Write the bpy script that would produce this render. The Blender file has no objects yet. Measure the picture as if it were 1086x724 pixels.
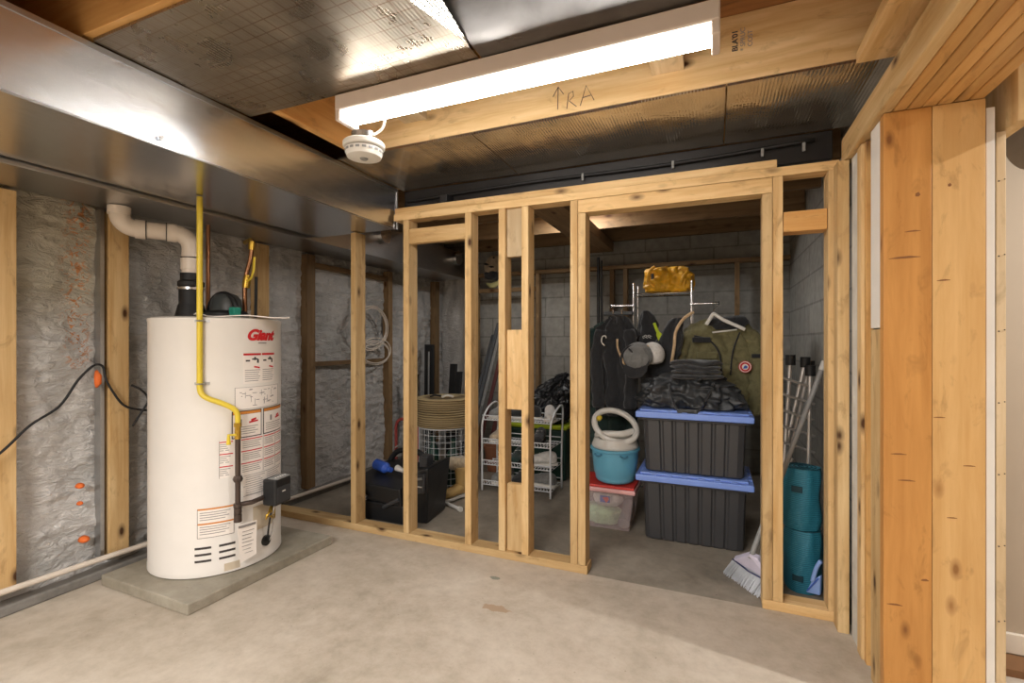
import bpy, bmesh, math, random
from mathutils import Vector, Matrix, noise
random.seed(7)
PI = math.pi
R = math.radians
sc = bpy.context.scene
COL = sc.collection

# ------------------------------------------------------------------ camera, world, exposure
F_PX = 509.0
YAW = math.atan(214.0/509.0)
cam_data = bpy.data.cameras.new('camera')
cam_data.sensor_fit = 'HORIZONTAL'; cam_data.sensor_width = 36.0
cam_data.lens = 36.0*F_PX/1086.0
cam_data.clip_start = 0.02
cam = bpy.data.objects.new('camera', cam_data)
cam.location = (0, 0, 1.15); cam.rotation_euler = (R(90), 0, YAW)
COL.objects.link(cam); sc.camera = cam

world = bpy.data.worlds.new('world'); sc.world = world; world.use_nodes = True
world.node_tree.nodes['Background'].inputs[0].default_value = (1.0, 0.97, 0.94, 1)
world.node_tree.nodes['Background'].inputs[1].default_value = 0.5

vs = sc.view_settings
vs.view_transform = 'Standard'; vs.look = 'None'; vs.gamma = 1.0; vs.use_curve_mapping = False
vs.exposure = 1.0
TUBE_STRENGTH = 22.0
def area_lamp(name, loc, sx, sy, power, color=(1, .985, .96), rot=(0, 0, 0)):
    l = bpy.data.lights.new(name, 'AREA'); l.shape = 'RECTANGLE'; l.size = sx; l.size_y = sy
    l.energy = power; l.color = color
    o = bpy.data.objects.new(name, l); o.location = loc; o.rotation_euler = rot; COL.objects.link(o)
# unseen fill added behind the viewer; lamp of the finished room to the right
area_lamp('fill_light_behind', (-1.1, -1.2, 2.03), 1.6, .6, 95)
area_lamp('ceiling_lamp_right_room', (1.8, 1.60, 2.19), .06, .06, 20)
area_lamp('fill_light_storage', (-1.0, 3.62, 2.2), .3, .2, 9)  # added fill to brighten the dim storage, no fixture there

# ------------------------------------------------------------------ materials
def nt(name):
    m = bpy.data.materials.new(name); m.use_nodes = True
    n = m.node_tree; b = n.nodes['Principled BSDF']
    return m, n, b
def sc3(c): return (c[0], c[1], c[2], 1)
def srgb(r, g, b):
    f = lambda x: (x/255/12.92) if x/255 <= .04045 else ((x/255+.055)/1.055)**2.4
    return (f(r), f(g), f(b))
def N(n, t, **k):
    o = n.nodes.new(t)
    for a, v in k.items(): setattr(o, a, v)
    return o
def coords(n, scale=(1, 1, 1), rand=False, rot=(0, 0, 0)):
    tc = N(n, 'ShaderNodeTexCoord'); mp = N(n, 'ShaderNodeMapping')
    mp.inputs['Scale'].default_value = scale; mp.inputs['Rotation'].default_value = rot
    if rand:
        oi = N(n, 'ShaderNodeObjectInfo'); mu = N(n, 'ShaderNodeVectorMath', operation='MULTIPLY_ADD')
        cb = N(n, 'ShaderNodeCombineXYZ')
        for i in range(3): n.links.new(oi.outputs['Random'], cb.inputs[i])
        n.links.new(cb.outputs[0], mu.inputs[0]); mu.inputs[1].default_value = (17, 29, 41)
        n.links.new(tc.outputs['Object'], mu.inputs[2]); n.links.new(mu.outputs[0], mp.inputs[0])
    else:
        n.links.new(tc.outputs['Object'], mp.inputs[0])
    return mp.outputs[0]
def noise_tex(n, vec, scale, detail=4, rough=.55, dist=0):
    t = N(n, 'ShaderNodeTexNoise'); t.inputs['Scale'].default_value = scale
    t.inputs['Detail'].default_value = detail; t.inputs['Roughness'].default_value = rough
    t.inputs['Distortion'].default_value = dist
    n.links.new(vec, t.inputs['Vector']); return t.outputs['Fac']
def ramp(n, fac, stops, interp='LINEAR'):
    r = N(n, 'ShaderNodeValToRGB'); r.color_ramp.interpolation = interp
    e = r.color_ramp.elements
    while len(e) < len(stops): e.new(.5)
    for i, (p, c) in enumerate(stops):
        e[i].position = p; e[i].color = sc3(c) if len(c) == 3 else c
    n.links.new(fac, r.inputs[0]); return r.outputs[0]
def mixc(n, fac, a, b, mode='MIX'):
    m = N(n, 'ShaderNodeMix', data_type='RGBA', blend_type=mode)
    if isinstance(fac, (int, float)): m.inputs[0].default_value = fac
    else: n.links.new(fac, m.inputs[0])
    for s, i in ((a, 6), (b, 7)):
        if isinstance(s, tuple): m.inputs[i].default_value = sc3(s)
        else: n.links.new(s, m.inputs[i])
    return m.outputs[2]
def bump(n, b, h, strength=.3, dist=.01):
    bp = N(n, 'ShaderNodeBump'); bp.inputs['Strength'].default_value = strength
    bp.inputs['Distance'].default_value = dist
    n.links.new(h, bp.inputs['Height']); n.links.new(bp.outputs[0], b.inputs['Normal'])
def plain(name, c, rough=.5, metal=0, bumpy=0, bscale=60, var=.12, spec=.5):
    m, n, b = nt(name)
    v = coords(n); f = noise_tex(n, v, 9)
    lo = tuple(x*(1-var) for x in c); hi = tuple(min(1, x*(1+var)) for x in c)
    n.links.new(ramp(n, f, [(.3, lo), (.7, hi)]), b.inputs['Base Color'])
    b.inputs['Roughness'].default_value = rough; b.inputs['Metallic'].default_value = metal
    b.inputs['Specular IOR Level'].default_value = spec
    if bumpy: bump(n, b, noise_tex(n, v, bscale, 3), bumpy, .004)
    return m
def wood(name, axis, light, dark, knot=srgb(74, 45, 22), kscale=1.0, rough=.62):
    m, n, b = nt(name)
    s = [1, 1, 1]; s['xyz'.index(axis)] = .07
    v = coords(n, tuple(s), True)
    g = noise_tex(n, v, 22, 6, .6, .6)
    g2 = noise_tex(n, v, 90, 3, .6)
    c = ramp(n, g, [(.30, dark), (.5, tuple((a+b_)/2 for a, b_ in zip(light, dark))), (.68, light)])
    c = mixc(n, .18, c, ramp(n, g2, [(.35, dark), (.65, light)]))
    s2 = [1, 1, 1]; s2['xyz'.index(axis)] = .45
    v2 = coords(n, tuple(s2), True)
    big = noise_tex(n, v2, 3, 3)
    c = mixc(n, ramp(n, big, [(.45, (0, 0, 0)), (.75, (.35, .35, .35))]), c, tuple(x*.72 for x in dark))
    vo = N(n, 'ShaderNodeTexVoronoi'); vo.inputs['Scale'].default_value = 9.5*kscale
    n.links.new(v2, vo.inputs['Vector'])
    kn = ramp(n, vo.outputs['Distance'], [(.06, (1, 1, 1)), (.10, (.6, .6, .6)), (.2, (0, 0, 0))])
    blot = noise_tex(n, v2, 16, 4, .65, .8)
    c = mixc(n, ramp(n, blot, [(.56, (0, 0, 0)), (.72, (.55, .55, .55))]), c, tuple(x*.55 for x in dark))
    c = mixc(n, kn, c, knot)
    oi = N(n, 'ShaderNodeObjectInfo'); mr = N(n, 'ShaderNodeMapRange'); mr.inputs[3].default_value = .80; mr.inputs[4].default_value = 1.12
    n.links.new(oi.outputs['Random'], mr.inputs[0]); hs = N(n, 'ShaderNodeHueSaturation'); n.links.new(mr.outputs[0], hs.inputs['Value']); n.links.new(c, hs.inputs['Color']); c = hs.outputs[0]
    n.links.new(c, b.inputs['Base Color']); b.inputs['Roughness'].default_value = rough
    b.inputs['Specular IOR Level'].default_value = .3
    bump(n, b, g2, .15, .002)
    return m
SP_L, SP_D = srgb(230, 200, 150), srgb(194, 152, 94)
WOOD = {a: wood('spruce_'+a, a, SP_L, SP_D) for a in 'xyz'}
WOODP = {a: wood('pale_spruce_'+a, a, srgb(222, 200, 165), srgb(196, 168, 126), kscale=.7) for a in 'xyz'}
WOODO = {a: wood('orange_spruce_'+a, a, srgb(222, 176, 112), srgb(198, 144, 80), srgb(96, 56, 24), kscale=.55, rough=.5) for a in 'xyz'}
WOODD = {a: wood('old_spruce_'+a, a, srgb(150, 122, 88), srgb(112, 88, 60)) for a in 'xyz'}
WOOD_P1 = wood('dark_orange_spruce_z', 'z', srgb(198, 144, 80), srgb(172, 118, 60), srgb(120, 76, 38), kscale=1.3, rough=.45)
WOOD_P2 = wood('tan_spruce_z', 'z', srgb(224, 182, 122), srgb(204, 156, 94), srgb(150, 104, 58), kscale=1.2, rough=.5)
SUBFLOOR = wood('subfloor_plank', 'x', srgb(158, 108, 62), srgb(112, 72, 38))

def concrete(name, base, dark, light):
    m, n, b = nt(name)
    v = coords(n); a = noise_tex(n, v, 1.6, 6, .6, .4); f = noise_tex(n, v, 14, 8, .7); s = noise_tex(n, v, 130, 2)
    c = ramp(n, a, [(.32, dark), (.52, base), (.7, light)])
    c = mixc(n, .4, c, ramp(n, f, [(.34, dark), (.5, base), (.66, light)]))
    sp = noise_tex(n, v, 55, 2, .5)
    c = mixc(n, ramp(n, sp, [(.72, (0, 0, 0)), (.78, (.5, .5, .5))]), c, tuple(x*.35 for x in dark))
    n.links.new(c, b.inputs['Base Color'])
    n.links.new(ramp(n, f, [(.3, (.5,)*3), (.7, (.8,)*3)]), b.inputs['Roughness'])
    bump(n, b, s, .12, .003)
    return m
def add_spot(m, cx, cy, rx, ry, col):
    n = m.node_tree; b = n.nodes['Principled BSDF']; src = b.inputs['Base Color'].links[0].from_socket
    tc = N(n, 'ShaderNodeTexCoord'); mp = N(n, 'ShaderNodeMapping'); mp.inputs['Location'].default_value = (-cx/rx, -cy/ry, 0); mp.inputs['Scale'].default_value = (1/rx, 1/ry, 0)
    n.links.new(tc.outputs['Object'], mp.inputs[0]); ln = N(n, 'ShaderNodeVectorMath', operation='LENGTH'); n.links.new(mp.outputs[0], ln.inputs[0])
    f = noise_tex(n, tc.outputs['Object'], 30, 4); ad = N(n, 'ShaderNodeMath', operation='ADD'); n.links.new(ln.outputs['Value'], ad.inputs[0]); n.links.new(f, ad.inputs[1])
    n.links.new(mixc(n, ramp(n, ad.outputs[0], [(.0, (.8,)*3), (.95, (.8,)*3), (1.0, (0, 0, 0))]), src, col), b.inputs['Base Color'])
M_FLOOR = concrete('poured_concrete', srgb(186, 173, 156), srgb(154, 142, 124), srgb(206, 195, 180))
add_spot(M_FLOOR, -.87, 1.88, .12, .05, srgb(164, 136, 108))
add_spot(M_FLOOR, -.98, 2.12, .07, .03, srgb(120, 128, 116))
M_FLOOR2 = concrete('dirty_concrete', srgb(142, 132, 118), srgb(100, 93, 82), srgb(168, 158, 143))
M_PAD = concrete('pad_concrete', srgb(150, 142, 126), srgb(112, 106, 90), srgb(172, 165, 150))
M_CURB = concrete('curb_concrete', srgb(128, 124, 118), srgb(88, 86, 82), srgb(150, 146, 140))

def foam_mat():
    m, n, b = nt('silver_spray_foam')
    v = coords(n); big = noise_tex(n, v, 2.2, 4); f = noise_tex(n, v, 30, 6, .6, .8)
    c = ramp(n, big, [(.35, srgb(172, 170, 166)), (.65, srgb(210, 206, 202))])
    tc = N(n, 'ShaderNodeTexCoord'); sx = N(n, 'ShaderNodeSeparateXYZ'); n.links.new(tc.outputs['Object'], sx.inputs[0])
    # shade under the duct painted as a tan tint high in the first bay
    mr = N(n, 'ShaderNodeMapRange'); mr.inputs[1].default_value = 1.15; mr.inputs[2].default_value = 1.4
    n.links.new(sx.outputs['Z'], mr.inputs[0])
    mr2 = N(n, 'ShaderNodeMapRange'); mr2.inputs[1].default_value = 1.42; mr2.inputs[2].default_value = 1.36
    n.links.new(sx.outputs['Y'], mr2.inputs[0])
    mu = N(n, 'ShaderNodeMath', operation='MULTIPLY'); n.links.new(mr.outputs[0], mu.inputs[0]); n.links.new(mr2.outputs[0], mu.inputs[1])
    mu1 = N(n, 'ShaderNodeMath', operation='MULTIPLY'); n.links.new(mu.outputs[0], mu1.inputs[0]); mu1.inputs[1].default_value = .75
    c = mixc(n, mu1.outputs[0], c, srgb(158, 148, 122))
    # rusty orange foam specks in a vertical streak
    d = N(n, 'ShaderNodeMath', operation='SUBTRACT'); n.links.new(sx.outputs['Y'], d.inputs[0]); d.inputs[1].default_value = 1.30
    ab = N(n, 'ShaderNodeMath', operation='ABSOLUTE'); n.links.new(d.outputs[0], ab.inputs[0])
    band = N(n, 'ShaderNodeMapRange'); band.inputs[1].default_value = .075; band.inputs[2].default_value = .015
    n.links.new(ab.outputs[0], band.inputs[0])
    hz = N(n, 'ShaderNodeMapRange'); hz.inputs[1].default_value = .98; hz.inputs[2].default_value = 1.08
    n.links.new(sx.outputs['Z'], hz.inputs[0])
    b2 = N(n, 'ShaderNodeMath', operation='MULTIPLY'); n.links.new(band.outputs[0], b2.inputs[0]); n.links.new(hz.outputs[0], b2.inputs[1])
    sp = ramp(n, noise_tex(n, v, 34, 3, .6, 1.5), [(.54, (0, 0, 0)), (.58, (1, 1, 1))])
    b3 = N(n, 'ShaderNodeMath', operation='MULTIPLY'); n.links.new(b2.outputs[0], b3.inputs[0]); n.links.new(sp, b3.inputs[1])
    c = mixc(n, b3.outputs[0], c, srgb(186, 124, 74))
    n.links.new(c, b.inputs['Base Color']); b.inputs['Metallic'].default_value = .08; b.inputs['Roughness'].default_value = .4
    vr = coords(n, (1, 1, 2.2)); f2 = noise_tex(n, vr, 17, 5, .6, 1.6)
    bump(n, b, f2, .8, .03)
    return m
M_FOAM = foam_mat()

def block_mat(name, c1, c2, mortar, axis='x'):
    m, n, b = nt(name)
    rot = (R(90), 0, 0) if axis == 'x' else (R(90), 0, R(90))
    tc = N(n, 'ShaderNodeTexCoord'); sx = N(n, 'ShaderNodeSeparateXYZ'); cb = N(n, 'ShaderNodeCombineXYZ')
    n.links.new(tc.outputs['Object'], sx.inputs[0])
    n.links.new(sx.outputs['X' if axis == 'x' else 'Y'], cb.inputs[0]); n.links.new(sx.outputs['Z'], cb.inputs[1])
    br = N(n, 'ShaderNodeTexBrick'); br.inputs['Scale'].default_value = 1
    br.inputs['Brick Width'].default_value = .4; br.inputs['Row Height'].default_value = .2
    br.inputs['Mortar Size'].default_value = .008; br.inputs['Mortar Smooth'].default_value = .3
    br.inputs['Color1'].default_value = sc3(c1); br.inputs['Color2'].default_value = sc3(c2); br.inputs['Mortar'].default_value = sc3(mortar)
    n.links.new(cb.outputs[0], br.inputs['Vector'])
    v = coords(n); f = noise_tex(n, v, 18, 5)
    c = mixc(n, .35, br.outputs['Color'], ramp(n, f, [(.3, tuple(x*.6 for x in c1)), (.7, tuple(min(1, x*1.3) for x in c2))]))
    n.links.new(c, b.inputs['Base Color']); b.inputs['Roughness'].default_value = .85
    bump(n, b, br.outputs['Fac'], -.6, .01)
    return m
M_BLOCK = block_mat('concrete_block', srgb(142, 140, 134), srgb(158, 155, 148), srgb(112, 110, 104))
M_BLOCK2 = block_mat('painted_block', srgb(150, 148, 142), srgb(166, 163, 155), srgb(120, 118, 112), 'y')

def galv(name, c=(.62, .63, .65), rough=.22):
    m, n, b = nt(name)
    v = coords(n, (1, .3, 1)); f = noise_tex(n, v, 5, 3, .5, .5); s = noise_tex(n, v, 60, 3)
    n.links.new(ramp(n, s, [(.35, tuple(x*.94 for x in c)), (.65, c)]), b.inputs['Base Color'])
    b.inputs['Metallic'].default_value = 1
    n.links.new(ramp(n, s, [(.3, (rough*.95,)*3), (.7, (rough*1.08,)*3)]), b.inputs['Roughness'])
    bump(n, b, f, .12, .02)
    return m
M_GALV = galv('galvanized_sheet', (.70, .71, .73), .25)
M_GALVD = galv('galvanized_sheet_dull', (.5, .5, .5), .3)
def foil(name, c, lines, grid=False, rough=.16, bs=.35):
    m, n, b = nt(name)
    v = coords(n)
    w = N(n, 'ShaderNodeTexWave', wave_type='BANDS', bands_direction='X'); w.inputs['Scale'].default_value = lines
    w.inputs['Distortion'].default_value = .6; w.inputs['Detail'].default_value = 1
    n.links.new(v, w.inputs['Vector'])
    big = noise_tex(n, v, 3.5, 4, .6, .5)
    col = ramp(n, big, [(.35, tuple(x*.7 for x in c)), (.65, c)])
    if grid:
        vb = coords(n, rot=(0, 0, R(2)))
        br = N(n, 'ShaderNodeTexBrick', offset=0.0); br.inputs['Scale'].default_value = 1
        br.inputs['Brick Width'].default_value = .046; br.inputs['Row Height'].default_value = .046
        br.inputs['Mortar Size'].default_value = .0022
        br.inputs['Color1'].default_value = (0, 0, 0, 1); br.inputs['Color2'].default_value = (0, 0, 0, 1); br.inputs['Mortar'].default_value = (1, 1, 1, 1)
        n.links.new(vb, br.inputs['Vector'])
        msk = ramp(n, noise_tex(n, v, 4, 3), [(.40, (.08,)*3), (.62, (.55,)*3)])
        g = mixc(n, 1.0, br.outputs['Color'], msk, 'MULTIPLY')
        col = mixc(n, g, col, srgb(110, 72, 44))
        vo = N(n, 'ShaderNodeTexVoronoi', feature='F1'); vo.inputs['Scale'].default_value = 7; vo.inputs['Randomness'].default_value = .35
        n.links.new(v, vo.inputs['Vector'])
        ring = ramp(n, vo.outputs['Distance'], [(.05, (0, 0, 0)), (.06, (.9,)*3), (.085, (.9,)*3), (.095, (0, 0, 0))])
        col = mixc(n, ring, col, srgb(104, 62, 40))
    n.links.new(col, b.inputs['Base Color'])
    b.inputs['Metallic'].default_value = .9; b.inputs['Roughness'].default_value = rough
    ad = N(n, 'ShaderNodeMath', operation='MULTIPLY_ADD'); n.links.new(w.outputs['Fac'], ad.inputs[0]); ad.inputs[1].default_value = .12
    bands = noise_tex(n, coords(n, (7, .6, 1)), 1.0, 2, .5)
    ad2 = N(n, 'ShaderNodeMath', operation='MULTIPLY_ADD'); n.links.new(bands, ad2.inputs[0]); ad2.inputs[1].default_value = 0 if grid else 2.0
    n.links.new(big, ad2.inputs[2]); n.links.new(ad2.outputs[0], ad.inputs[2])
    rv = noise_tex(n, coords(n, (1, 1, 1)), 6, 4, .6, .6)
    n.links.new(ramp(n, rv, [(.35, (rough*.65,)*3), (.65, (rough*1.35,)*3)]), b.inputs['Roughness'])
    bump(n, b, ad.outputs[0], bs, .012)
    return m
M_FOIL1 = foil('printed_foil_board', srgb(168, 156, 138), 26, True, .34, .3)
M_FOIL2 = foil('foil_insulation', srgb(200, 190, 174), 26, False, .15, .5)
M_FOIL3 = foil('foil_insulation_smooth', srgb(120, 116, 112), 5, False, .42, .3)

M_TANK = plain('tank_enamel', srgb(226, 221, 214), .28, var=.02)
M_WHITE = plain('white_plastic', srgb(226, 222, 214), .35, var=.03)
M_CREAM = plain('cream_pvc', srgb(214, 202, 188), .35, var=.05)
M_YEL = plain('yellow_coating', srgb(222, 196, 62), .35, var=.06)
M_BRASS = plain('brass', srgb(206, 168, 70), .3, .85)
M_COPPER = plain('copper', srgb(156, 112, 80), .3, .95)
M_IRON = plain('dark_iron_pipe', srgb(84, 72, 66), .4, .6)
M_BLK = plain('black_plastic', srgb(26, 27, 29), .42)
M_BLK2 = plain('black_rubber', srgb(22, 22, 23), .6)
M_CHAR = plain('charcoal_plastic', srgb(56, 57, 60), .4, var=.05)
M_TOTE = plain('charcoal_tote_plastic', srgb(58, 58, 60), .38, var=.05)
M_LID = plain('periwinkle_plastic', srgb(122, 152, 226), .35, var=.04)
M_GREY = plain('grey_plastic', srgb(140, 140, 138), .45)
M_CHROME = plain('chrome', (.75, .75, .76), .18, 1)
M_PEWTER = plain('brushed_metal', (.62, .60, .58), .38, .8)
M_WIRE = plain('white_coated_wire', srgb(222, 224, 226), .4, var=.03)
M_ORANGE = plain('orange_foam', srgb(224, 108, 40), .6, bumpy=.6)
M_BLUEPOT = plain('sky_blue_plastic', srgb(106, 178, 208), .35, var=.04)
M_POTTY = plain('pale_grey_plastic', srgb(208, 205, 198), .35, var=.03)
M_RED = plain('red_plastic', srgb(206, 52, 42), .4)
M_REDTXT = plain('red_print', srgb(196, 32, 38), .5, var=.02)
M_ORTXT = plain('orange_print', srgb(206, 130, 50), .5, var=.02)
M_TXT = plain('grey_print', srgb(132, 126, 122), .6, var=.02)
M_DTXT = plain('dark_print', srgb(60, 54, 52), .6, var=.02)
M_LABEL = plain('white_label', srgb(236, 228, 220), .5, var=.01)
M_PINK = plain('faded_red_metal', srgb(178, 78, 74), .45)
M_TERRA = plain('terracotta', srgb(140, 88, 60), .8)
M_LIME = plain('lime_fabric', srgb(188, 208, 44), .7)
M_TEAL = plain('teal_plastic', srgb(40, 150, 130), .5)
M_BLUE = plain('blue_plastic', srgb(46, 84, 176), .35)
M_PERI = plain('pale_blue_plastic', srgb(130, 160, 216), .4, var=.04)
M_BRIST = plain('pale_bristles', srgb(196, 200, 206), .8)
M_GREEN = plain('dark_green_plastic', srgb(28, 62, 52), .45)
M_TAN = plain('tan_leather', srgb(188, 156, 98), .7, bumpy=.2)
M_BEIGEW = plain('beige_paint', srgb(178, 162, 142), .8, var=.02)
M_DRY = plain('white_drywall', srgb(226, 220, 210), .85, var=.04, bumpy=.2, bscale=25)
M_DRYG = plain('raw_board_edge', srgb(206, 203, 196), .9, var=.15, bumpy=.5, bscale=40)
M_BASE = plain('white_trim_paint', srgb(226, 216, 200), .5, var=.02)
M_BRNFLR = plain('brown_floor', srgb(128, 90, 56), .6)
M_BEAM = plain('black_painted_steel', srgb(36, 34, 34), .45, .3)
M_FIXT = plain('fixture_enamel', srgb(208, 192, 178), .4, var=.02)
def fabric(name, c, rough=.85, sheen=.3, scale=26, st=.5):
    m, n, b = nt(name)
    v = coords(n); f = noise_tex(n, v, scale, 5, .6, 1.0)
    n.links.new(ramp(n, f, [(.3, tuple(x*.75 for x in c)), (.7, tuple(min(1, x*1.25) for x in c))]), b.inputs['Base Color'])
    b.inputs['Roughness'].default_value = rough; b.inputs['Sheen Weight'].default_value = sheen
    bump(n, b, f, st, .012)
    return m
F_BLACK = fabric('black_cloth', srgb(34, 35, 38))
F_BLACKG = fabric('black_green_cloth', srgb(32, 56, 52))
F_NYLON = fabric('black_nylon', srgb(46, 48, 50), .45, 0, 14, .6)
F_OLIVE = fabric('olive_canvas', srgb(112, 106, 72), .85, .1, 30, .3)
F_YELL = fabric('mustard_nylon', srgb(222, 164, 26), .5, .1, 18, .5)
F_GREY = fabric('grey_cloth', srgb(120, 120, 118))
F_WHITE = fabric('white_cloth', srgb(214, 210, 204))
F_TRIM = fabric('tan_trim', srgb(206, 176, 136))
F_SUEDE = fabric('beige_suede', srgb(176, 158, 134))
F_MAT = None
def matfoam():
    m, n, b = nt('teal_mat_foam')
    v = coords(n)
    w = N(n, 'ShaderNodeTexWave', wave_type='BANDS', bands_direction='Z'); w.inputs['Scale'].default_value = 38
    n.links.new(v, w.inputs['Vector'])
    n.links.new(ramp(n, w.outputs['Fac'], [(.2, srgb(28, 100, 122)), (.8, srgb(46, 130, 152))]), b.inputs['Base Color'])
    b.inputs['Roughness'].default_value = .6; bump(n, b, w.outputs['Fac'], .4, .003); return m
F_MAT = matfoam()
def ribbed():
    m, n, b = nt('woven_tan_cord')
    v = coords(n)
    w = N(n, 'ShaderNodeTexWave', wave_type='BANDS', bands_direction='Z'); w.inputs['Scale'].default_value = 18; w.inputs['Distortion'].default_value = .5
    n.links.new(v, w.inputs['Vector'])
    n.links.new(ramp(n, w.outputs['Fac'], [(.1, srgb(110, 92, 64)), (.8, srgb(176, 156, 116))]), b.inputs['Base Color'])
    b.inputs['Roughness'].default_value = .8; bump(n, b, w.outputs['Fac'], .8, .006); return m
M_CORD = ribbed()
def clear_plastic():
    m, n, b = nt('clear_bin_plastic')
    b.inputs['Base Color'].default_value = sc3(srgb(226, 206, 208)); b.inputs['Roughness'].default_value = .12
    b.inputs['Alpha'].default_value = .32
    return m
M_CLEAR = clear_plastic()
def glow(name, c, s):
    m, n, b = nt(name)
    b.inputs['Base Color'].default_value = sc3(c); b.inputs['Emission Color'].default_value = sc3(c)
    b.inputs['Emission Strength'].default_value = s
    return m
M_TUBE = glow('lit_fluorescent_tube', (1, .985, .96), TUBE_STRENGTH)

# ------------------------------------------------------------------ mesh helpers
WL = {}
class MB:
    def __init__(s): s.v = []; s.f = []
    def box(s, x0, x1, y0, y1, z0, z1, M=None):
        b = len(s.v)
        p = [(x, y, z) for z in (z0, z1) for y in (y0, y1) for x in (x0, x1)]
        s.v += [tuple(M @ Vector(q)) for q in p] if M else p
        s.f += [tuple(b+i for i in q) for q in ((0, 2, 3, 1), (4, 5, 7, 6), (0, 1, 5, 4), (2, 6, 7, 3), (0, 4, 6, 2), (1, 3, 7, 5))]
        return s
    def rings(s, rings, cap=True, closed=False):
        b = len(s.v); n = len(rings[0])
        for r in rings: s.v += [tuple(p) for p in r]
        m = len(rings)
        for i in range(m if closed else m-1):
            for j in range(n):
                a = b+i*n+j; c = b+i*n+(j+1) % n; i2 = (i+1) % m
                s.f.append((a, c, b+i2*n+(j+1) % n, b+i2*n+j))
        if cap and not closed:
            s.f.append(tuple(b+j for j in reversed(range(n)))); s.f.append(tuple(b+(m-1)*n+j for j in range(n)))
        return s
    def tube(s, pts, r, seg=10, closed=False, flat=1.0):
        P = [Vector(p) for p in pts]; rs = r if isinstance(r, (list, tuple)) else [r]*len(P)
        m = len(P); T = []
        for i in range(m):
            if closed: t = P[(i+1) % m]-P[i-1]
            else: t = P[min(i+1, m-1)]-P[max(i-1, 0)]
            T.append(t.normalized() if t.length > 1e-9 else Vector((0, 0, 1)))
        up = Vector((0, 0, 1)) if abs(T[0].z) < .9 else Vector((1, 0, 0))
        u = (up-T[0]*up.dot(T[0])).normalized(); R_ = []
        for i in range(m):
            u = (u-T[i]*u.dot(T[i])); u = u.normalized() if u.length > 1e-6 else T[i].orthogonal().normalized()
            w = T[i].cross(u)
            R_.append([P[i]+(u*math.cos(2*PI*k/seg)*rs[i]+w*math.sin(2*PI*k/seg)*rs[i]*flat) for k in range(seg)])
        return s.rings(R_, True, closed)
    def cyl(s, p0, p1, r0, r1=None, seg=24): return s.tube([p0, p1], [r0, r0 if r1 is None else r1], seg)
    def lathe(s, prof, c, seg=32, sx=1, sy=1):
        return s.rings([[(c[0]+r*math.cos(2*PI*k/seg)*sx, c[1]+r*math.sin(2*PI*k/seg)*sy, c[2]+z) for k in range(seg)] for r, z in prof], True)
    def prism(s, poly, z0, z1, M=None):
        a = [Vector((x, y, z0)) for x, y in poly]; c = [Vector((x, y, z1)) for x, y in poly]
        if M: a = [M @ p for p in a]; c = [M @ p for p in c]
        return s.rings([a, c])
    def build(s, name, mat, parent=None, bevel=0, smooth=False, sub=0, origin=None, bseg=2):
        vs_ = [Vector(p) for p in s.v]
        lo = Vector([min(p[i] for p in vs_) for i in range(3)]); hi = Vector([max(p[i] for p in vs_) for i in range(3)])
        if origin is None: origin = Vector(((lo.x+hi.x)/2, (lo.y+hi.y)/2, lo.z))
        origin = Vector(origin)
        me = bpy.data.meshes.new(name); me.from_pydata([tuple(p-origin) for p in vs_], [], s.f); me.update()
        bm = bmesh.new(); bm.from_mesh(me); bmesh.ops.recalc_face_normals(bm, faces=bm.faces); bm.to_mesh(me); bm.free()
        me.materials.append(mat)
        o = bpy.data.objects.new(name, me); COL.objects.link(o)
        if parent: o.parent = parent; o.location = origin-WL[parent.name]
        else: o.location = origin
        WL[o.name] = origin
        if smooth:
            for p in me.polygons: p.use_smooth = True
            if smooth == 'auto':
                md = o.modifiers.new('edge', 'EDGE_SPLIT'); md.split_angle = R(38)
        if bevel:
            md = o.modifiers.new('bevel', 'BEVEL'); md.width = bevel; md.segments = bseg; md.limit_method = 'ANGLE'
        if sub:
            md = o.modifiers.new('sub', 'SUBSURF'); md.levels = sub; md.render_levels = sub
        return o
def empty(name, loc):
    o = bpy.data.objects.new(name, None); COL.objects.link(o); o.location = loc; o.empty_display_size = .05
    WL[o.name] = Vector(loc); return o
def tag(o, label, cat, group=None, kind=None):
    if label: o['label'] = label
    if cat: o['category'] = cat
    if group: o['group'] = group
    if kind: o['kind'] = kind
    return o
def struct(o, label=None): o['kind'] = 'structure'; return o
def arc(c, r, a0, a1, n, plane='xz'):
    out = []
    for i in range(n+1):
        a = R(a0+(a1-a0)*i/n); p = [c[0], c[1], c[2]]
        i0, i1 = {'xz': (0, 2), 'yz': (1, 2), 'xy': (0, 1)}[plane]
        p[i0] += r*math.cos(a); p[i1] += r*math.sin(a); out.append(tuple(p))
    return out
def spline(pts, k=6):
    P = [Vector(p) for p in pts]; out = []
    for i in range(len(P)-1):
        p0 = P[max(i-1, 0)]; p1 = P[i]; p2 = P[i+1]; p3 = P[min(i+2, len(P)-1)]
        for j in range(k):
            t = j/k
            out.append(.5*((2*p1)+(p2-p0)*t+(2*p0-5*p1+4*p2-p3)*t*t+(3*p1-p0-3*p2+p3)*t*t*t))
    out.append(P[-1]); return out
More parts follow.
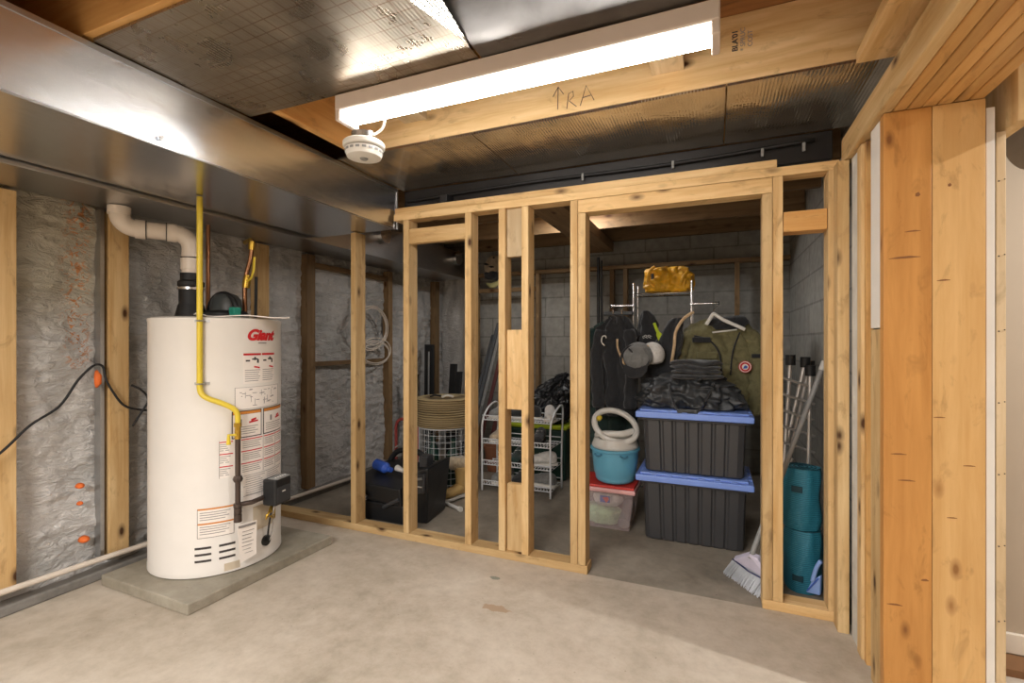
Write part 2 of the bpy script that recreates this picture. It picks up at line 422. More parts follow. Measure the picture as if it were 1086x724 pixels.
def cloth(mb, secs, seg=40, fold=.012, nf=6, seed=0, sub=5, power=2.4, noise_amp=.012, nscale=9, zmin=-9, ridge=.012):
    """loft of soft horizontal sections (x,y,z,rx,ry[,yaw]) with folds"""
    S = []
    keys = [tuple(s)+(0,)*(6-len(s)) for s in secs]
    pos = spline([k[:3] for k in keys], sub); rad = spline([(k[3], k[4], k[5]) for k in keys], sub)
    rings = []
    for i, (p, q) in enumerate(zip(pos, rad)):
        ring = []
        for k in range(seg):
            a = 2*PI*k/seg; ca, sa = math.cos(a), math.sin(a)
            rr = (abs(ca)**power+abs(sa)**power)**(-1/power)
            d = fold*math.sin(nf*a+seed+p.z*3)*min(1, i/3)
            x = ca*rr*(q.x+d); y = sa*rr*(q.y+d)
            cz, sz = math.cos(q.z), math.sin(q.z)
            v = Vector((p.x+x*cz-y*sz, p.y+x*sz+y*cz, p.z))
            nv = noise.noise_vector(v*nscale+Vector((seed*3.1, seed, 0)))
            rd = Vector((v.x-p.x, v.y-p.y, 0)); rd = rd.normalized() if rd.length > 1e-6 else rd
            w_ = Vector((v.x*1.6, v.y*1.6, v.z*.7))*nscale*.9+Vector((seed, 5, 2)); g = abs(noise.noise(w_+nv*1.5))
            v = v+nv*noise_amp+rd*ridge*(2.2*g-.6); v.z = max(v.z, zmin)
            ring.append(v)
        rings.append(ring)
    mb.rings(rings); return mb
def text_mesh(body, size, fn, name, mat, parent, shear=0, extr=.0008, bold=0):
    cu = bpy.data.curves.new('text', 'FONT'); cu.body = body; cu.size = size; cu.extrude = extr; cu.shear = shear; cu.offset = bold
    cu.align_x = 'CENTER'; cu.align_y = 'CENTER'
    t = bpy.data.objects.new('text', cu); COL.objects.link(t)
    dg = bpy.context.evaluated_depsgraph_get(); me = bpy.data.meshes.new_from_object(t.evaluated_get(dg))
    bpy.data.objects.remove(t); bpy.data.curves.remove(cu)
    mb = MB(); mb.v = [tuple(fn(v.co)) for v in me.vertices]; mb.f = [tuple(p.vertices) for p in me.polygons]
    bpy.data.meshes.remove(me)
    return mb.build(name, mat, parent)
def lumber(name, x0, x1, y0, y1, z0, z1, label, cat, group=None, W=WOOD, bevel=.002):
    d = (x1-x0, y1-y0, z1-z0); ax = 'xyz'[d.index(max(d))]
    o = MB().box(x0, x1, y0, y1, z0, z1).build(name, W[ax], None, bevel, origin=((x0+x1)/2, (y0+y1)/2, z0))
    return tag(o, label, cat, group)

# ------------------------------------------------------------------ the setting
def slab(name, x0, x1, y0, y1, z0, z1, m):
    return struct(MB().box(x0, x1, y0, y1, z0, z1).build(name, m, origin=(0, 0, 0)))
slab('floor', -2.95, 3.6, -2.6, 2.33, -.12, 0, M_FLOOR)
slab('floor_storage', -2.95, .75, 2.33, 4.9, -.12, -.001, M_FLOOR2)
slab('ceiling', -2.95, 3.6, -2.6, 4.9, 2.31, 2.34, SUBFLOOR)
slab('wall_back', -2.95, .75, 4.7, 4.9, -.001, 2.31, M_BLOCK)
slab('wall_storage_right', .60, .75, 2.42, 4.7, -.001, 2.31, M_BLOCK2)
slab('wall_front', -2.95, 3.6, -2.6, -2.5, 0, 2.31, M_BEIGEW)
slab('wall_right', 3.5, 3.6, -2.5, 2.3, 0, 2.31, M_BEIGEW)
slab('wall_right_room', .76, 3.5, 2.30, 2.42, 0, 2.31, M_BEIGEW)
# curb of the slab under the foam
struct(MB().box(-2.95, -2.725, -2.5, 4.7, 0, .045).build('trim_1', M_CURB, bevel=.008))
# foam covered foundation wall: one displaced surface
def foam_wall():
    mb = MB(); ny, nz = 640, 200; y0, y1, z0, z1 = -2.5, 4.7, .0, 2.31
    for j in range(nz+1):
        z = z0+(z1-z0)*j/nz
        for i in range(ny+1):
            y = y0+(y1-y0)*i/ny
            p = Vector((0, y, z))
            d = .030*noise.noise(p*2.1+Vector((3, 0, 0)))+.022*noise.noise(Vector((1, y*9, z*5)))+.014*noise.noise(Vector((7, y*13+z*6, z*24)))+.008*noise.noise(p*38)
            d += .010*abs(noise.noise(Vector((4, y*6, z*16))))
            x = -2.800+max(-.045, min(.045, d))
            mb.v.append((x, y, z))
    w = ny+1
    for j in range(nz):
        for i in range(ny):
            a = j*w+i; mb.f.append((a, a+1, a+w+1, a+w))
    b = len(mb.v)
    mb.v += [(-2.95, y0, z0), (-2.95, y1, z0), (-2.95, y1, z1), (-2.95, y0, z1)]
    mb.f.append((b, b+3, b+2, b+1))
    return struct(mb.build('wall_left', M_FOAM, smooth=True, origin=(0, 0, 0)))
foam_wall()
def foam_back():
    mb = MB(); nx, nz = 40, 110
    for j in range(nz+1):
        z = 2.05*j/nz
        for i in range(nx+1):
            x = -2.80+.43*i/nx
            d = .025*noise.noise(Vector((x*3, 2, z*2)))+.02*noise.noise(Vector((x*9, 5, z*4)))+.008*noise.noise(Vector((x*20, 1, z*20)))
            e = min(1, (nx-i)/4)
            mb.v.append((x, 4.66-d*e+.03*(1-e), z))
    w = nx+1
    for j in range(nz):
        for i in range(nx):
            a = j*w+i; mb.f.append((a, a+1, a+w+1, a+w))
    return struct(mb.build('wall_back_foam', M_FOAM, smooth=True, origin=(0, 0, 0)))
foam_back()

# ------------------------------------------------------------------ framed partition
FY0, FY1 = 2.325, 2.414
lumber('bottom_plate', -2.72, -.575, FY0, FY1, 0, .04, 'long timber bottom plate on the floor, left of the opening', 'timber plate')
lumber('bottom_plate', .193, .472, FY0, FY1, 0, .04, 'short timber bottom plate on the floor, right of the opening', 'timber plate')
lumber('top_plate', -1.73, .472, FY0, FY1, 1.855, 1.893, 'long timber top plate over the framed partition', 'timber plate')
lumber('cap_plate', -1.73, .25, FY0+.012, FY1+.01, 1.894, 1.931, 'second timber plate lying on the top plate, cut at its right end', 'timber plate')
lumber('wall_stud', -2.048, -2.010, FY0, FY1, .041, 1.815, 'leftmost partition stud, standing under the end of the duct', 'stud')
lumber('wall_stud', -1.663, -1.625, FY0, FY1, .041, 1.854, 'partition stud left of the short block between two studs', 'stud')
lumber('wall_stud', -1.258, -1.220, FY0, FY1, .041, 1.854, 'partition stud right of the short block between two studs', 'stud')
lumber('wall_stud', -1.056, -1.018, FY0, FY1, .041, 1.854, 'left stud of the pair joined by flat blocks', 'stud')
lumber('wall_stud', -.924, -.886, FY0, FY1, .041, 1.854, 'right stud of the pair joined by flat blocks', 'stud')
lumber('wall_stud', -.662, -.624, FY0, FY1, .041, 1.854, 'outer stud left of the wide opening, running up to the top plate', 'stud')
lumber('jack_stud', -.622, -.584, FY0, FY1, .041, 1.786, 'jack stud carrying the left end of the opening header', 'stud')
lumber('jack_stud', .193, .231, FY0, FY1, .041, 1.786, 'jack stud carrying the right end of the opening header', 'stud')
lumber('wall_stud', .233, .271, FY0, FY1, .041, 1.854, 'stud right of the wide opening, left of the rolled teal mats', 'stud')
lumber('wall_stud', .434, .472, FY0, FY1, .041, 1.854, 'last partition stud at the right corner, right of the rolled mats', 'stud')
lumber('opening_header', -.622, .231, FY0, FY1, 1.788, 1.853, 'timber header across the wide opening under the top plate', 'header')
lumber('blocking', -1.623, -1.260, FY0+.004, FY0+.042, 1.715, 1.80, 'short horizontal block high between two studs, left of the shoe rack', 'block')
lumber('blocking', .273, .432, FY0+.004, FY0+.09, 1.615, 1.70, 'short horizontal block high above the rolled teal mats', 'block', W=WOODO)
lumber('blocking', -1.016, -.926, FY0+.022, FY0+.060, 1.60, 1.853, 'flat block at the top between the close pair of studs', 'block', W={a: WOODP['z'] for a in 'xyz'})
lumber('blocking', -1.016, -.926, FY0+.022, FY0+.060, .79, 1.212, 'flat block at mid height between the close pair of studs', 'block')
lumber('blocking', -1.016, -.926, FY0+.022, FY0+.060, .041, .395, 'flat block at the foot of the close pair of studs', 'block')

# ------------------------------------------------------------------ left wall studs on the foam
def lstud(y0, y1, z0, z1, label, W=WOOD, x0=-2.80, x1=-2.735): lumber('wall_stud', x0, x1, y0, y1, z0, z1, label, 'stud', W=W)
lstud(.975, 1.066, .10, 1.79, 'first timber stud on the foamed wall at the left edge')
lstud(1.405, 1.492, .09, 1.79, 'knotty timber stud on the foamed wall left of the water heater')
lstud(2.235, 2.325, .09, 1.79, 'timber stud on the foamed wall just behind the water heater')
lstud(2.648, 2.728, .07, 1.79, 'weathered stud on the foamed wall between heater and partition', WOODD)
lstud(3.60, 3.66, .07, 1.79, 'weathered stud on the foamed wall behind the coiled white cable', WOODD)
lstud(4.40, 4.48, .07, 1.79, 'stud on the foamed wall near the back corner of the storage', WOODD)
lumber('nailing_strip', -2.79, -2.74, 2.73, 3.598, .965, .998, 'horizontal strip on the foamed wall below the white cable', 'timber strip', W=WOODD)
lumber('nailing_strip', -2.79, -2.74, 2.73, 3.598, 1.70, 1.74, 'horizontal strip on the foamed wall above the white cable', 'timber strip', W=WOODD)
tag(MB().box(-2.79, -2.742, 1.372, 1.388, .1, 1.79).build('metal_strip', M_GALVD), 'thin grey metal strip beside the knotty stud', 'metal strip')
# back frame
lumber('top_plate', -2.33, .58, 4.50, 4.58, 1.825, 1.86, 'timber plate along the top of the frame on the block wall', 'timber plate', W=WOODD)
for x, l in ((-2.33, 'stud in the back corner of the storage where foam meets blocks'), (-1.64, 'stud on the block wall behind the shoe rack'), (-.90, 'stud on the block wall behind the two tall black poles'),
             (-.775, 'stud on the block wall behind the left side of the garment rack'), (.165, 'stud on the block wall behind the olive jacket')):
    lumber('wall_stud', x, x+.038, 4.50, 4.58, 0, 1.823, l, 'stud', W=WOODD)
lumber('nailing_strip', -2.29, -1.645, 4.52, 4.57, 1.66, 1.70, 'short horizontal strip on the back wall under the hanging gloves', 'timber strip', W=WOODD)

# ------------------------------------------------------------------ joists
JL = {-.60: 'joist behind the viewer', -.10: 'joist nearly overhead', .40: 'joist above the near end of the metal duct', .83: 'joist at the near edge of the printed foil board',
      1.36: 'joist over the fluorescent fixture', 1.875: 'pale joist with pencil arrow and letters facing the lit bay', 2.39: 'joist above the partition top plate'}
def wjoist(y, w, label): return lumber('floor_joist', -1.60 if y > 1.3 and y < 2.2 else -2.85, .56, y, y+w, 2.072, 2.308, label, 'joist', W=w_ if False else (WOOD if y == 1.875 else WOODO))
joists = {}
for y, l in JL.items(): joists[y] = wjoist(y, .038, l + ', spanning the ceiling')
for y, l in ((2.87, 'first storage ceiling joist behind the partition'), (3.34, 'second storage ceiling joist behind the partition'), (3.90, 'third storage ceiling joist behind the partition'), (4.42, 'last storage ceiling joist by the block wall')):
    lumber('floor_joist', -2.36, .59, y, y+.038, 2.072, 2.308, l, 'joist', W=WOODD)
lumber('trimmer', -1.64, -1.602, 1.40, 1.873, 2.072, 2.308, 'orange timber closing the left end of the lit ceiling bay', 'timber beam', W=WOODO)
lumber('girder', -1.08, -.86, 2.45, 4.48, 1.985, 2.068, 'timber girder running front to back under the storage joists', 'timber beam', W=WOODD)
lumber('flat_plank', .418, .478, .35, 1.873, 2.09, 2.115, 'narrow edge of plank tucked beside the ceiling plank', 'plank') if False else None
lumber('ceiling_plank', .418, .535, .9, 1.835, 2.034, 2.070, 'flat plank under the joists beside the right beam', 'plank')
lumber('cross_block', -1.33, -1.21, 1.40, 1.873, 2.165, 2.203, 'flat cross block in the lit bay above the smoke detector', 'block', W=WOODP)
lumber('cross_block', -.215, -.10, 1.40, 1.873, 2.15, 2.188, 'flat cross block in the lit bay at the right end of the light', 'block', W=WOODP)
# writing on the lit joist
def on_joist(cx, cz, rot=0):
    c, s = math.cos(rot), math.sin(rot)
    return lambda p: (cx+p.x*c-p.y*s, 1.8746-p.z, cz+p.x*s+p.y*c)
jo = joists[1.875]
pen = MB()
def stroke(pts): pen.tube([(x, 1.8742, z) for x, z in pts], .0016, 5)
stroke([(-.586, 2.095), (-.584, 2.185)]); stroke([(-.606, 2.150), (-.584, 2.186), (-.562, 2.153)])
stroke([(-.548, 2.090), (-.540, 2.150), (-.522, 2.156), (-.520, 2.135), (-.538, 2.120), (-.508, 2.092)])
stroke([(-.492, 2.092), (-.468, 2.168), (-.436, 2.104)]); stroke([(-.484, 2.122), (-.450, 2.126)])
pen.build('pencil_marks', M_DTXT, jo)
text_mesh("BI.A'01", .026, on_joist(.070, 2.215, R(90)), 'stamp_text', M_DTXT, jo, bold=.0006)
text_mesh("* SPRUC", .022, on_joist(.095, 2.215, R(90)), 'stamp_text', M_TXT, jo)
text_mesh("COST", .022, on_joist(.118, 2.213, R(90)), 'stamp_text', M_TXT, jo)

# foil boards under the joists, with staples
def foil_board(name, x0, x1, y0, y1, m, label):
    mb = MB(); nx, ny = 60, 14
    for sgn, z in ((0, 2.060), (1, 2.070)):
        for j in range(ny+1):
            for i in range(nx+1):
                x = x0+(x1-x0)*i/nx; y = y0+(y1-y0)*j/ny
                mb.v.append((x, y, z+(.0035*noise.noise(Vector((x*4, y*4, 0))))*(1-sgn)))
    w = nx+1; o = (nx+1)*(ny+1)
    for j in range(ny):
        for i in range(nx):
            a = j*w+i; mb.f.append((a, a+1, a+w+1, a+w)); mb.f.append((a+o, a+w+o, a+w+1+o, a+1+o))
    for i in range(nx):
        a = i; mb.f.append((a, a+1, a+1+o, a+o)); a = ny*w+i; mb.f.append((a, a+1, a+1+o, a+o))
    for j in range(ny):
        a = j*w; mb.f.append((a, a+w, a+w+o, a+o)); a = j*w+nx; mb.f.append((a, a+w, a+w+o, a+o))
    ob = mb.build(name, m, smooth='auto', origin=((x0+x1)/2, (y0+y1)/2, 2.07))
    return tag(ob, label, 'foil board')
foil_board('foil_board', -1.735, -.695, .85, 1.385, M_FOIL1, 'foil board printed with a brown grid, against the metal duct')
foil_board('foil_board', -.685, .40, .85, 1.385, M_FOIL3, 'plain dark foil board right of the grid printed one, above the light')
foil_board('foil_board', -1.735, -.98, 1.878, 2.425, M_FOIL2, 'left foil panel of the strip above the partition, behind the smoke detector')
foil_board('foil_board', -.975, .04, 1.878, 2.425, M_FOIL2, 'middle foil panel of the strip above the partition')
foil_board('foil_board', .045, .545, 1.878, 2.425, M_FOIL2, 'right foil panel of the strip above the partition, ending at the beam')
# foil sheet fold left open between boards
mbf = MB()
mbf.v += [(-.80, .86, 2.058), (-.69, 1.30, 2.056), (-.60, .86, 2.0), (-.80, .86, 2.0595), (-.69, 1.30, 2.0575), (-.60, .86, 2.0015)]
mbf.f += [(0, 1, 2), (3, 5, 4), (0, 3, 4, 1), (1, 4, 5, 2), (2, 5, 3, 0)]
tag(mbf.build('foil_flap', M_FOIL2), 'torn pale triangular foil flap hanging at the top edge', 'foil flap')
# steel beam above the partition, with a black cable and clips
tag(MB().box(-1.73, .47, 2.43, 2.50, 1.935, 2.058).build('steel_beam', M_BEAM, bevel=.004), 'black beam behind the foil strip, over the partition', 'beam')
cb = MB().tube(spline([(-1.70, 2.418, 1.99), (-1.0, 2.415, 2.005), (-.2, 2.415, 2.0), (.40, 2.412, 2.02)]), .009, 8).build('black_cable', M_BLK2, smooth=True)
tag(cb, 'black cable strapped along the beam above the partition', 'cable')
for x in (-.62, -.18, .20, .36):
    MB().box(x-.006, x+.006, 2.404, 2.414, 1.975, 2.012).build('cable_clip', M_GREY, cb, .002)
tag(MB().box(-1.42, -1.375, 2.330, 2.41, 1.932, 1.975).build('beam_clamp', M_BLK, bevel=.004), 'small black clamp on the plates above the second stud', 'clamp')

# ------------------------------------------------------------------ right side: beam, post, wall bits
for i in range(7):
    x = .478+i*.0374
    n_ = ['left outer', 'second', 'third', 'fourth', 'fifth', 'sixth', 'right outer'][i]
    lumber('beam_ply', x, x+.0352, -1.6, 2.318 if i == 0 else 1.90, 1.868+(.001*(i % 2)), 1.968, n_ + ' board of the built-up beam on the right', 'beam board', W=(WOOD if i == 0 else WOODO), bevel=.004)
post = MB().box(.492, .612, 1.842, 1.880, 0, 1.866).build('post_board', WOOD_P1, bevel=.002)
tag(post, 'left orange half of the wide post under the right beam', 'post')
post2 = MB().box(.6135, .738, 1.842, 1.880, 0, 1.866).build('post_board', WOOD_P2, bevel=.002)
tag(post2, 'right paler half of the wide post under the right beam', 'post')
M_KNOT = plain('knot_brown', srgb(132, 84, 42), .7)
def knot(par, x, z, w, h_):
    mb = MB(); mb.tube([(x-w, 1.8419, z-h_*.3), (x-w*.4, 1.8415, z), (x+w*.3, 1.8415, z+h_*.2), (x+w, 1.8419, z)], [.0008, h_*.55, h_*.6, .0008], 8, flat=1); mb.v = [(a, 1.8419+(b_-1.8419)*.08, c_) for a, b_, c_ in mb.v]
    mb.build('knot', M_KNOT, par)
for a in ((.578, 1.60, .006, .012), (.545, 1.41, .04, .006), (.565, 1.49, .02, .004), (.53, .80, .02, .004), (.55, .72, .022, .004), (.595, .42, .010, .006), (.52, .33, .02, .005)): knot(post, *a)
for a in ((.655, 1.62, .004, .009), (.64, 1.335, .016, .004), (.70, .78, .014, .003), (.63, .92, .014, .003), (.66, .62, .012, .003)): knot(post2, *a)
def on_post(cx, cz): return lambda p: (cx+p.x, 1.8413-p.z, cz+p.y)
lumber('post_stud', .494, .532, 1.884, 1.985, 0, 1.19, 'lower stud face just left of the wide post board', 'stud', W=WOOD)
tag(MB().box(.494, .530, 1.884, 1.985, 1.194, 1.864).build('painted_board', M_DRY, bevel=.002), 'white painted board above the stud left of the post', 'board')
lumber('lath_strip', .50, .52, 2.06, 2.085, 0, 1.864, 'thin reddish lath standing in the dark wall gap', 'timber strip', W=WOODO)
lumber('wall_stud', .492, .53, 2.09, 2.145, 0, 1.864, 'stud right of the grey board edge in the right wall', 'stud')
tag(MB().box(.498, .515, 2.150, 2.245, 0, 1.864).build('board_strip', M_DRYG, bevel=.001), 'grey white board strip in the right wall beside the corner stud', 'board')
lumber('wall_stud', .452, .491, 2.250, 2.318, 0, 1.864, 'corner stud on the right wall in front of the partition', 'stud', W=WOOD)
slab('wall_gap_back', .56, .60, 1.89, 2.42, 0, 2.06, M_DRYG)
tag(MB().box(.742, .762, 1.85, 2.28, 0, 1.84).build('drywall_edge', M_DRY, bevel=.001), 'white drywall edge right of the orange post', 'drywall')
es = lumber('edge_stud', .765, .787, 1.85, 1.93, 0, 1.765, 'pale nailed stud edge beside the white drywall edge', 'stud', W=WOODP)
nl = MB()
for z in (.12, .33, .55, .76, .97, 1.18, 1.40, 1.62): nl.cyl((.770, 1.8485, z), (.770, 1.852, z), .0022, seg=8); nl.cyl((.783, 1.8485, z+.004), (.783, 1.852, z+.004), .0018, seg=8)
nl.build('nails', M_IRON, es)
lumber('gusset_block', .79, .828, 1.80, 1.985, 1.772, 2.0, 'wood block standing under the ceiling right of the post', 'block', W=WOOD)
struct(MB().box(.80, 3.49, 2.285, 2.30, .028, .10).build('baseboard_right', M_BASE, bevel=.003))
slab('trim_2', .79, 1.6, 2.18, 2.285, 0, .026, M_BRNFLR)
fd = empty('flex_duct', (1.02, 2.12, 1.70))
prt = spline([(.935, 2.12, 1.80), (1.0, 2.12, 1.83), (1.06, 2.12, 1.92), (1.07, 2.12, 2.3)], 8)
MB().tube(prt, .085, 20).build('duct_pipe', M_GALV, fd, smooth='auto')
MB().tube([prt[9], prt[10]], .090, 20).build('duct_band', M_GALVD, fd, smooth='auto')
MB().tube([prt[18], prt[19]], .090, 20).build('duct_band', M_GALVD, fd, smooth='auto')
tag(fd, 'round silver duct elbow hanging in the room right of the post', 'duct')

# ------------------------------------------------------------------ metal ducts
d1 = empty('supply_duct', (-2.05, 1.0, 1.82))
MB().prism([(-2.365, 1.82), (-1.752, 1.82), (-1.742, 2.058), (-2.365, 2.058)], -2.375, 2.4, Matrix(((1, 0, 0, 0), (0, 0, -1, 0), (0, 1, 0, 0), (0, 0, 0, 1)))).build('duct_body', M_GALV, d1, .003)
m = MB()
m.box(-1.7425, -1.739, -2.4, 2.378, 2.040, 2.058); m.box(-1.7535, -1.749, -2.4, 2.378, 1.817, 1.824)
m.box(-1.7425, -1.738, 2.369, 2.379, 1.817, 2.058)
m.build('duct_seam', M_GALVD, d1, .001)
m = MB()
for y in (.6, 1.05): m.cyl((-1.742, y, 1.845), (-1.736, y, 1.845), .010, seg=14); m.cyl((-1.74, y, 1.845), (-1.733, y, 1.845), .004, seg=8)
m.build('screw_washer', M_CHROME, d1)
tag(d1, 'large shiny metal duct box running along the left ceiling', 'duct')
d2 = empty('return_duct', (-2.57, 1.6, 1.80))
MB().box(-2.742, -2.385, -2.4, 4.44, 1.80, 2.055).build('duct_body', M_GALVD, d2, .003)
for y in (3.05, 4.20):
    MB().lathe([(.055, 0), (.062, .004), (.062, .012), (.055, .016)], (0, 0, 0), 20).v
    m = MB(); m.cyl((-2.385, y, 1.98), (-2.345, y, 1.98), .062, seg=22); m.cyl((-2.35, y, 1.98), (-2.338, y, 1.98), .068, seg=22)
    m.build('collar', M_CHROME, d2, smooth='auto')
tag(d2, 'dull metal duct against the foamed wall, left of the shiny duct', 'duct')

# ------------------------------------------------------------------ light fixture and smoke detector
lf = empty('strip_light', (-.636, 1.44, 2.0))
m = MB(); m.prism([(1.375, 2.055), (1.375, 2.004), (1.380, 2.000), (1.480, 2.000), (1.486, 2.004), (1.486, 2.055)], -1.285, .013, Matrix(((0, 0, 1, 0), (1, 0, 0, 0), (0, 1, 0, 0), (0, 0, 0, 1))))
m.build('housing', M_FIXT, lf, .002)
for x0, x1 in ((-1.288, -1.266), (-.006, .016)): MB().box(x0, x1, 1.378, 1.484, 1.964, 2.055).build('end_cap', M_FIXT, lf, .004)
m = MB(); m.prism([(1.402, 1.999), (1.402, 1.984), (1.410, 1.972), (1.432, 1.966), (1.454, 1.972), (1.462, 1.984), (1.462, 1.999)], -1.264, -.008, Matrix(((0, 0, 1, 0), (1, 0, 0, 0), (0, 1, 0, 0), (0, 0, 0, 1)))); m.build('tube', M_TUBE, lf, smooth='auto')
tag(lf, 'lit white fluorescent strip light under the ceiling', 'light')
dx, dy, dz = -1.168, 1.395, 1.812
sd = empty('smoke_detector', (dx, dy, dz))
MB().lathe([(.045, .0), (.060, .004), (.064, .016), (.066, .030), (.060, .034)], (dx, dy, dz), 36).build('sensor_cover', M_WHITE, sd, smooth='auto')
MB().lathe([(.070, .036), (.0735, .040), (.0735, .052), (.070, .056)], (dx, dy, dz), 36).build('base_ring', M_WHITE, sd, smooth='auto')
MB().lathe([(.045, .057), (.045, .088), (.040, .090)], (dx, dy, dz), 24).build('mounting_box', M_GALV, sd, smooth='auto')
MB().lathe([(.012, -.004), (.016, .001)], (dx, dy, dz), 16).build('test_button', M_GREY, sd, smooth='auto')
m = MB()
for k in range(18):
    a = k/18*2*PI; m.box(-.007, .007, .0648, .0662, .018, .026, Matrix.Translation((dx, dy, dz)) @ Matrix.Rotation(a, 4, 'Z'))
m.build('vent_slots', M_GREY, sd)
MB().tube(spline([(dx+.036, dy, dz+.078), (dx+.075, dy+.005, dz+.095), (dx+.085, dy+.01, dz+.135), (dx+.06, dy+.03, dz+.188)]), .0045, 8).build('cord', M_WHITE, sd, smooth=True)
tag(sd, 'round white smoke detector hanging by its cord below the strip light', 'smoke detector')

# ------------------------------------------------------------------ water heater
CX, CY, RT = -2.385, 1.715, .295
pad = MB().prism([(-2.665, 1.335), (-2.03, 1.325), (-1.995, 2.115), (-2.655, 2.11)], 0, .05)
tag(pad.build('concrete_pad', M_PAD, bevel=.006), 'low concrete pad under the water heater', 'pad')
wh = empty('water_heater', (CX, CY, .05))
MB().lathe([(.285, .0), (.297, .006), (.297, .03), (.295, .034), (.295, 1.192), (.297, 1.196), (.297, 1.210), (.290, 1.213)], (CX, CY, .0505), 96).build('tank', M_TANK, wh, smooth='auto')
def cylpt(th, z, r=RT): return (CX+r*math.cos(R(th)), CY+r*math.sin(R(th)), z)
def patch(mb, t0, t1, z0, z1, r=.2962, rb=.2945, n=None, slant=0):
    n = n or max(1, int(abs(t1-t0)/4)); b = len(mb.v)
    for i in range(n+1):
        t = t0+(t1-t0)*i/n; dzs = slant*i/n
        for rr in (rb, r):
            for z in (z0, z1): mb.v.append(cylpt(t, z+dzs, rr))
    for i in range(n):
        a = b+i*4; c = a+4
        mb.f += [(a+2, c+2, c+3, a+3), (a, a+1, c+1, c), (a+1, a+3, c+3, c+1), (a, c, c+2, a+2)]
    mb.f += [(b, b+2, b+3, b+1), (b+n*4, b+n*4+1, b+n*4+3, b+n*4+2)]
    return mb
def on_tank(th, zc, r=.2965):
    def f(p):
        t = th+math.degrees(p.x/RT); return cylpt(t, zc+p.y, r+p.z)
    return f
MB().lathe([(.20, 1.213), (.275, 1.2135), (.283, 1.217)][::-1], (CX, CY, .0505), 64).build('top_lid', M_TANK, wh, smooth='auto')
text_mesh('Giant', .072, on_tank(3, 1.180), 'logo', M_REDTXT, wh, shear=.35, bold=.0035)
patch(MB(), -.5, 9, 1.140, 1.145, .2966).build('logo_tagline', M_TXT, wh)
# faucet warning label
m = MB(); patch(m, -15, 21, .944, 1.092); lb = m.build('warning_label', M_LABEL, wh)
for a_, c_ in ((-15, 2.3), (3.6, 21)): patch(MB(), a_, c_, 1.082, 1.092, .2968).build('red_header', M_REDTXT, lb)
m = MB()
for t0 in (-14, 4):
    patch(m, t0+1, t0+5, 1.052, 1.060, .2968); patch(m, t0+7, t0+13, 1.060, 1.067, .2968); patch(m, t0+9, t0+11, 1.058, 1.074, .2968); patch(m, t0+12, t0+14, 1.044, 1.063, .2968)
m.build('tap_symbol', M_DTXT, lb)
m = MB()
for t0 in (-14, 4): patch(m, t0+9, t0+15, 1.022, 1.030, .2968, slant=-.006)
m.build('hand_symbol', M_REDTXT, lb)
m = MB()
for t0 in (-14, 4):
    for k in range(6): patch(m, t0+.3, t0+15.5-(k % 3), 1.008-k*.0105, 1.011-k*.0105, .2968)
m.build('small_print', M_TXT, lb)
# wiring diagram label
m = MB(); patch(m, -22.5, 29, .821, .928); lb = m.build('diagram_label', M_LABEL, wh)
m = MB()
for z in (.821, .926): patch(m, -22.5, 29, z, z+.0016, .2968)
for t in (-22.5, 28.6): patch(m, t, t+.4, .821, .928, .2968)
random.seed(3)
for k in range(26):
    t = random.uniform(-19, 23); z = random.uniform(.832, .915); patch(m, t, t+random.uniform(1, 5), z, z+.003, .2968)
for k in range(8):
    t = random.uniform(-15, 20); z = random.uniform(.835, .88); patch(m, t, t+.35, z, z+.03, .2968)
m.build('diagram_lines', M_TXT, lb)
# two black framed orange warnings
for (t0, t1) in ((-25, 3), (5.2, 39)):
    m = MB(); patch(m, t0, t1, .684, .815, .2964); fr = m.build('warning_label', M_DTXT, wh)
    m = MB(); patch(m, t0+.9, t1-.9, .689, .797, .2970); m.build('label_face', M_LABEL, fr)
    m = MB(); patch(m, t0+.9, t1-.9, .798, .811, .2970); m.build('orange_header', M_ORTXT, fr)
    m = MB(); mid = (t0+t1)/2
    patch(m, mid+1, mid+10, .752, .760, .2974, slant=.004); patch(m, mid+3, mid+8, .760, .770, .2974, slant=.006); m.build('car_symbol', M_REDTXT, fr)
    m = MB(); patch(m, mid-8, mid-5.5, .748, .775, .2974)
    for k in range(4): patch(m, t0+3, t1-4-k % 2*3, .735-k*.011, .738-k*.011, .2974)
    m.build('small_print', M_TXT, fr)
# text grid with red rules
m = MB(); patch(m, -35, 40, .505, .682, .2962); lb = m.build('instruction_label', M_LABEL, wh)
for row in (.672, .615, .556):
    for (a, c_) in ((-35, -24), (-17, 4), (6, 22), (23.5, 39)): patch(MB(), a, c_, row, row+.005, .2967).build('red_rule', M_REDTXT, lb)
m = MB()
for row in (.672, .615, .556):
    for (a, c_) in ((-34.5, -26), (-16, 3), (6.5, 21), (24, 38)):
        for k in range(4): patch(m, a, c_-(k*7 % 4), row-.010-k*.0095, row-.0072-k*.0095, .2967)
for t in (-35, 4.8, 22.5): patch(m, t, t+.35, .505, .682, .2967)
m.build('small_print', M_TXT, lb)
m = MB(); patch(m, -15, 38, .345, .500, .2962); lb = m.build('instruction_label', M_LABEL, wh)
m = MB()
for zz in (.496, .444, .398): patch(m, -15, 37, zz, zz+.0022, .2967)
for k in range(9):
    for (a, c_) in ((-13, 7), (9.5, 33)): patch(m, a, c_-(k*5 % 7), .486-k*.0105, .4885-k*.0105, .2967)
m.build('small_print', M_TXT, lb)
m = MB(); patch(m, -52, -23, .238, .372, .2962); lb = m.build('instruction_label', M_LABEL, wh)
m = MB()
for zz in (.366, .298): patch(MB(), -52, -23, zz, zz+.007, .2967).build('orange_rule', M_ORTXT, lb)
m = MB()
for zz in (.352, .286):
    for k in range(4): patch(m, -50, -26-(k*3 % 5), zz-k*.011, zz+.003-k*.011, .2967)
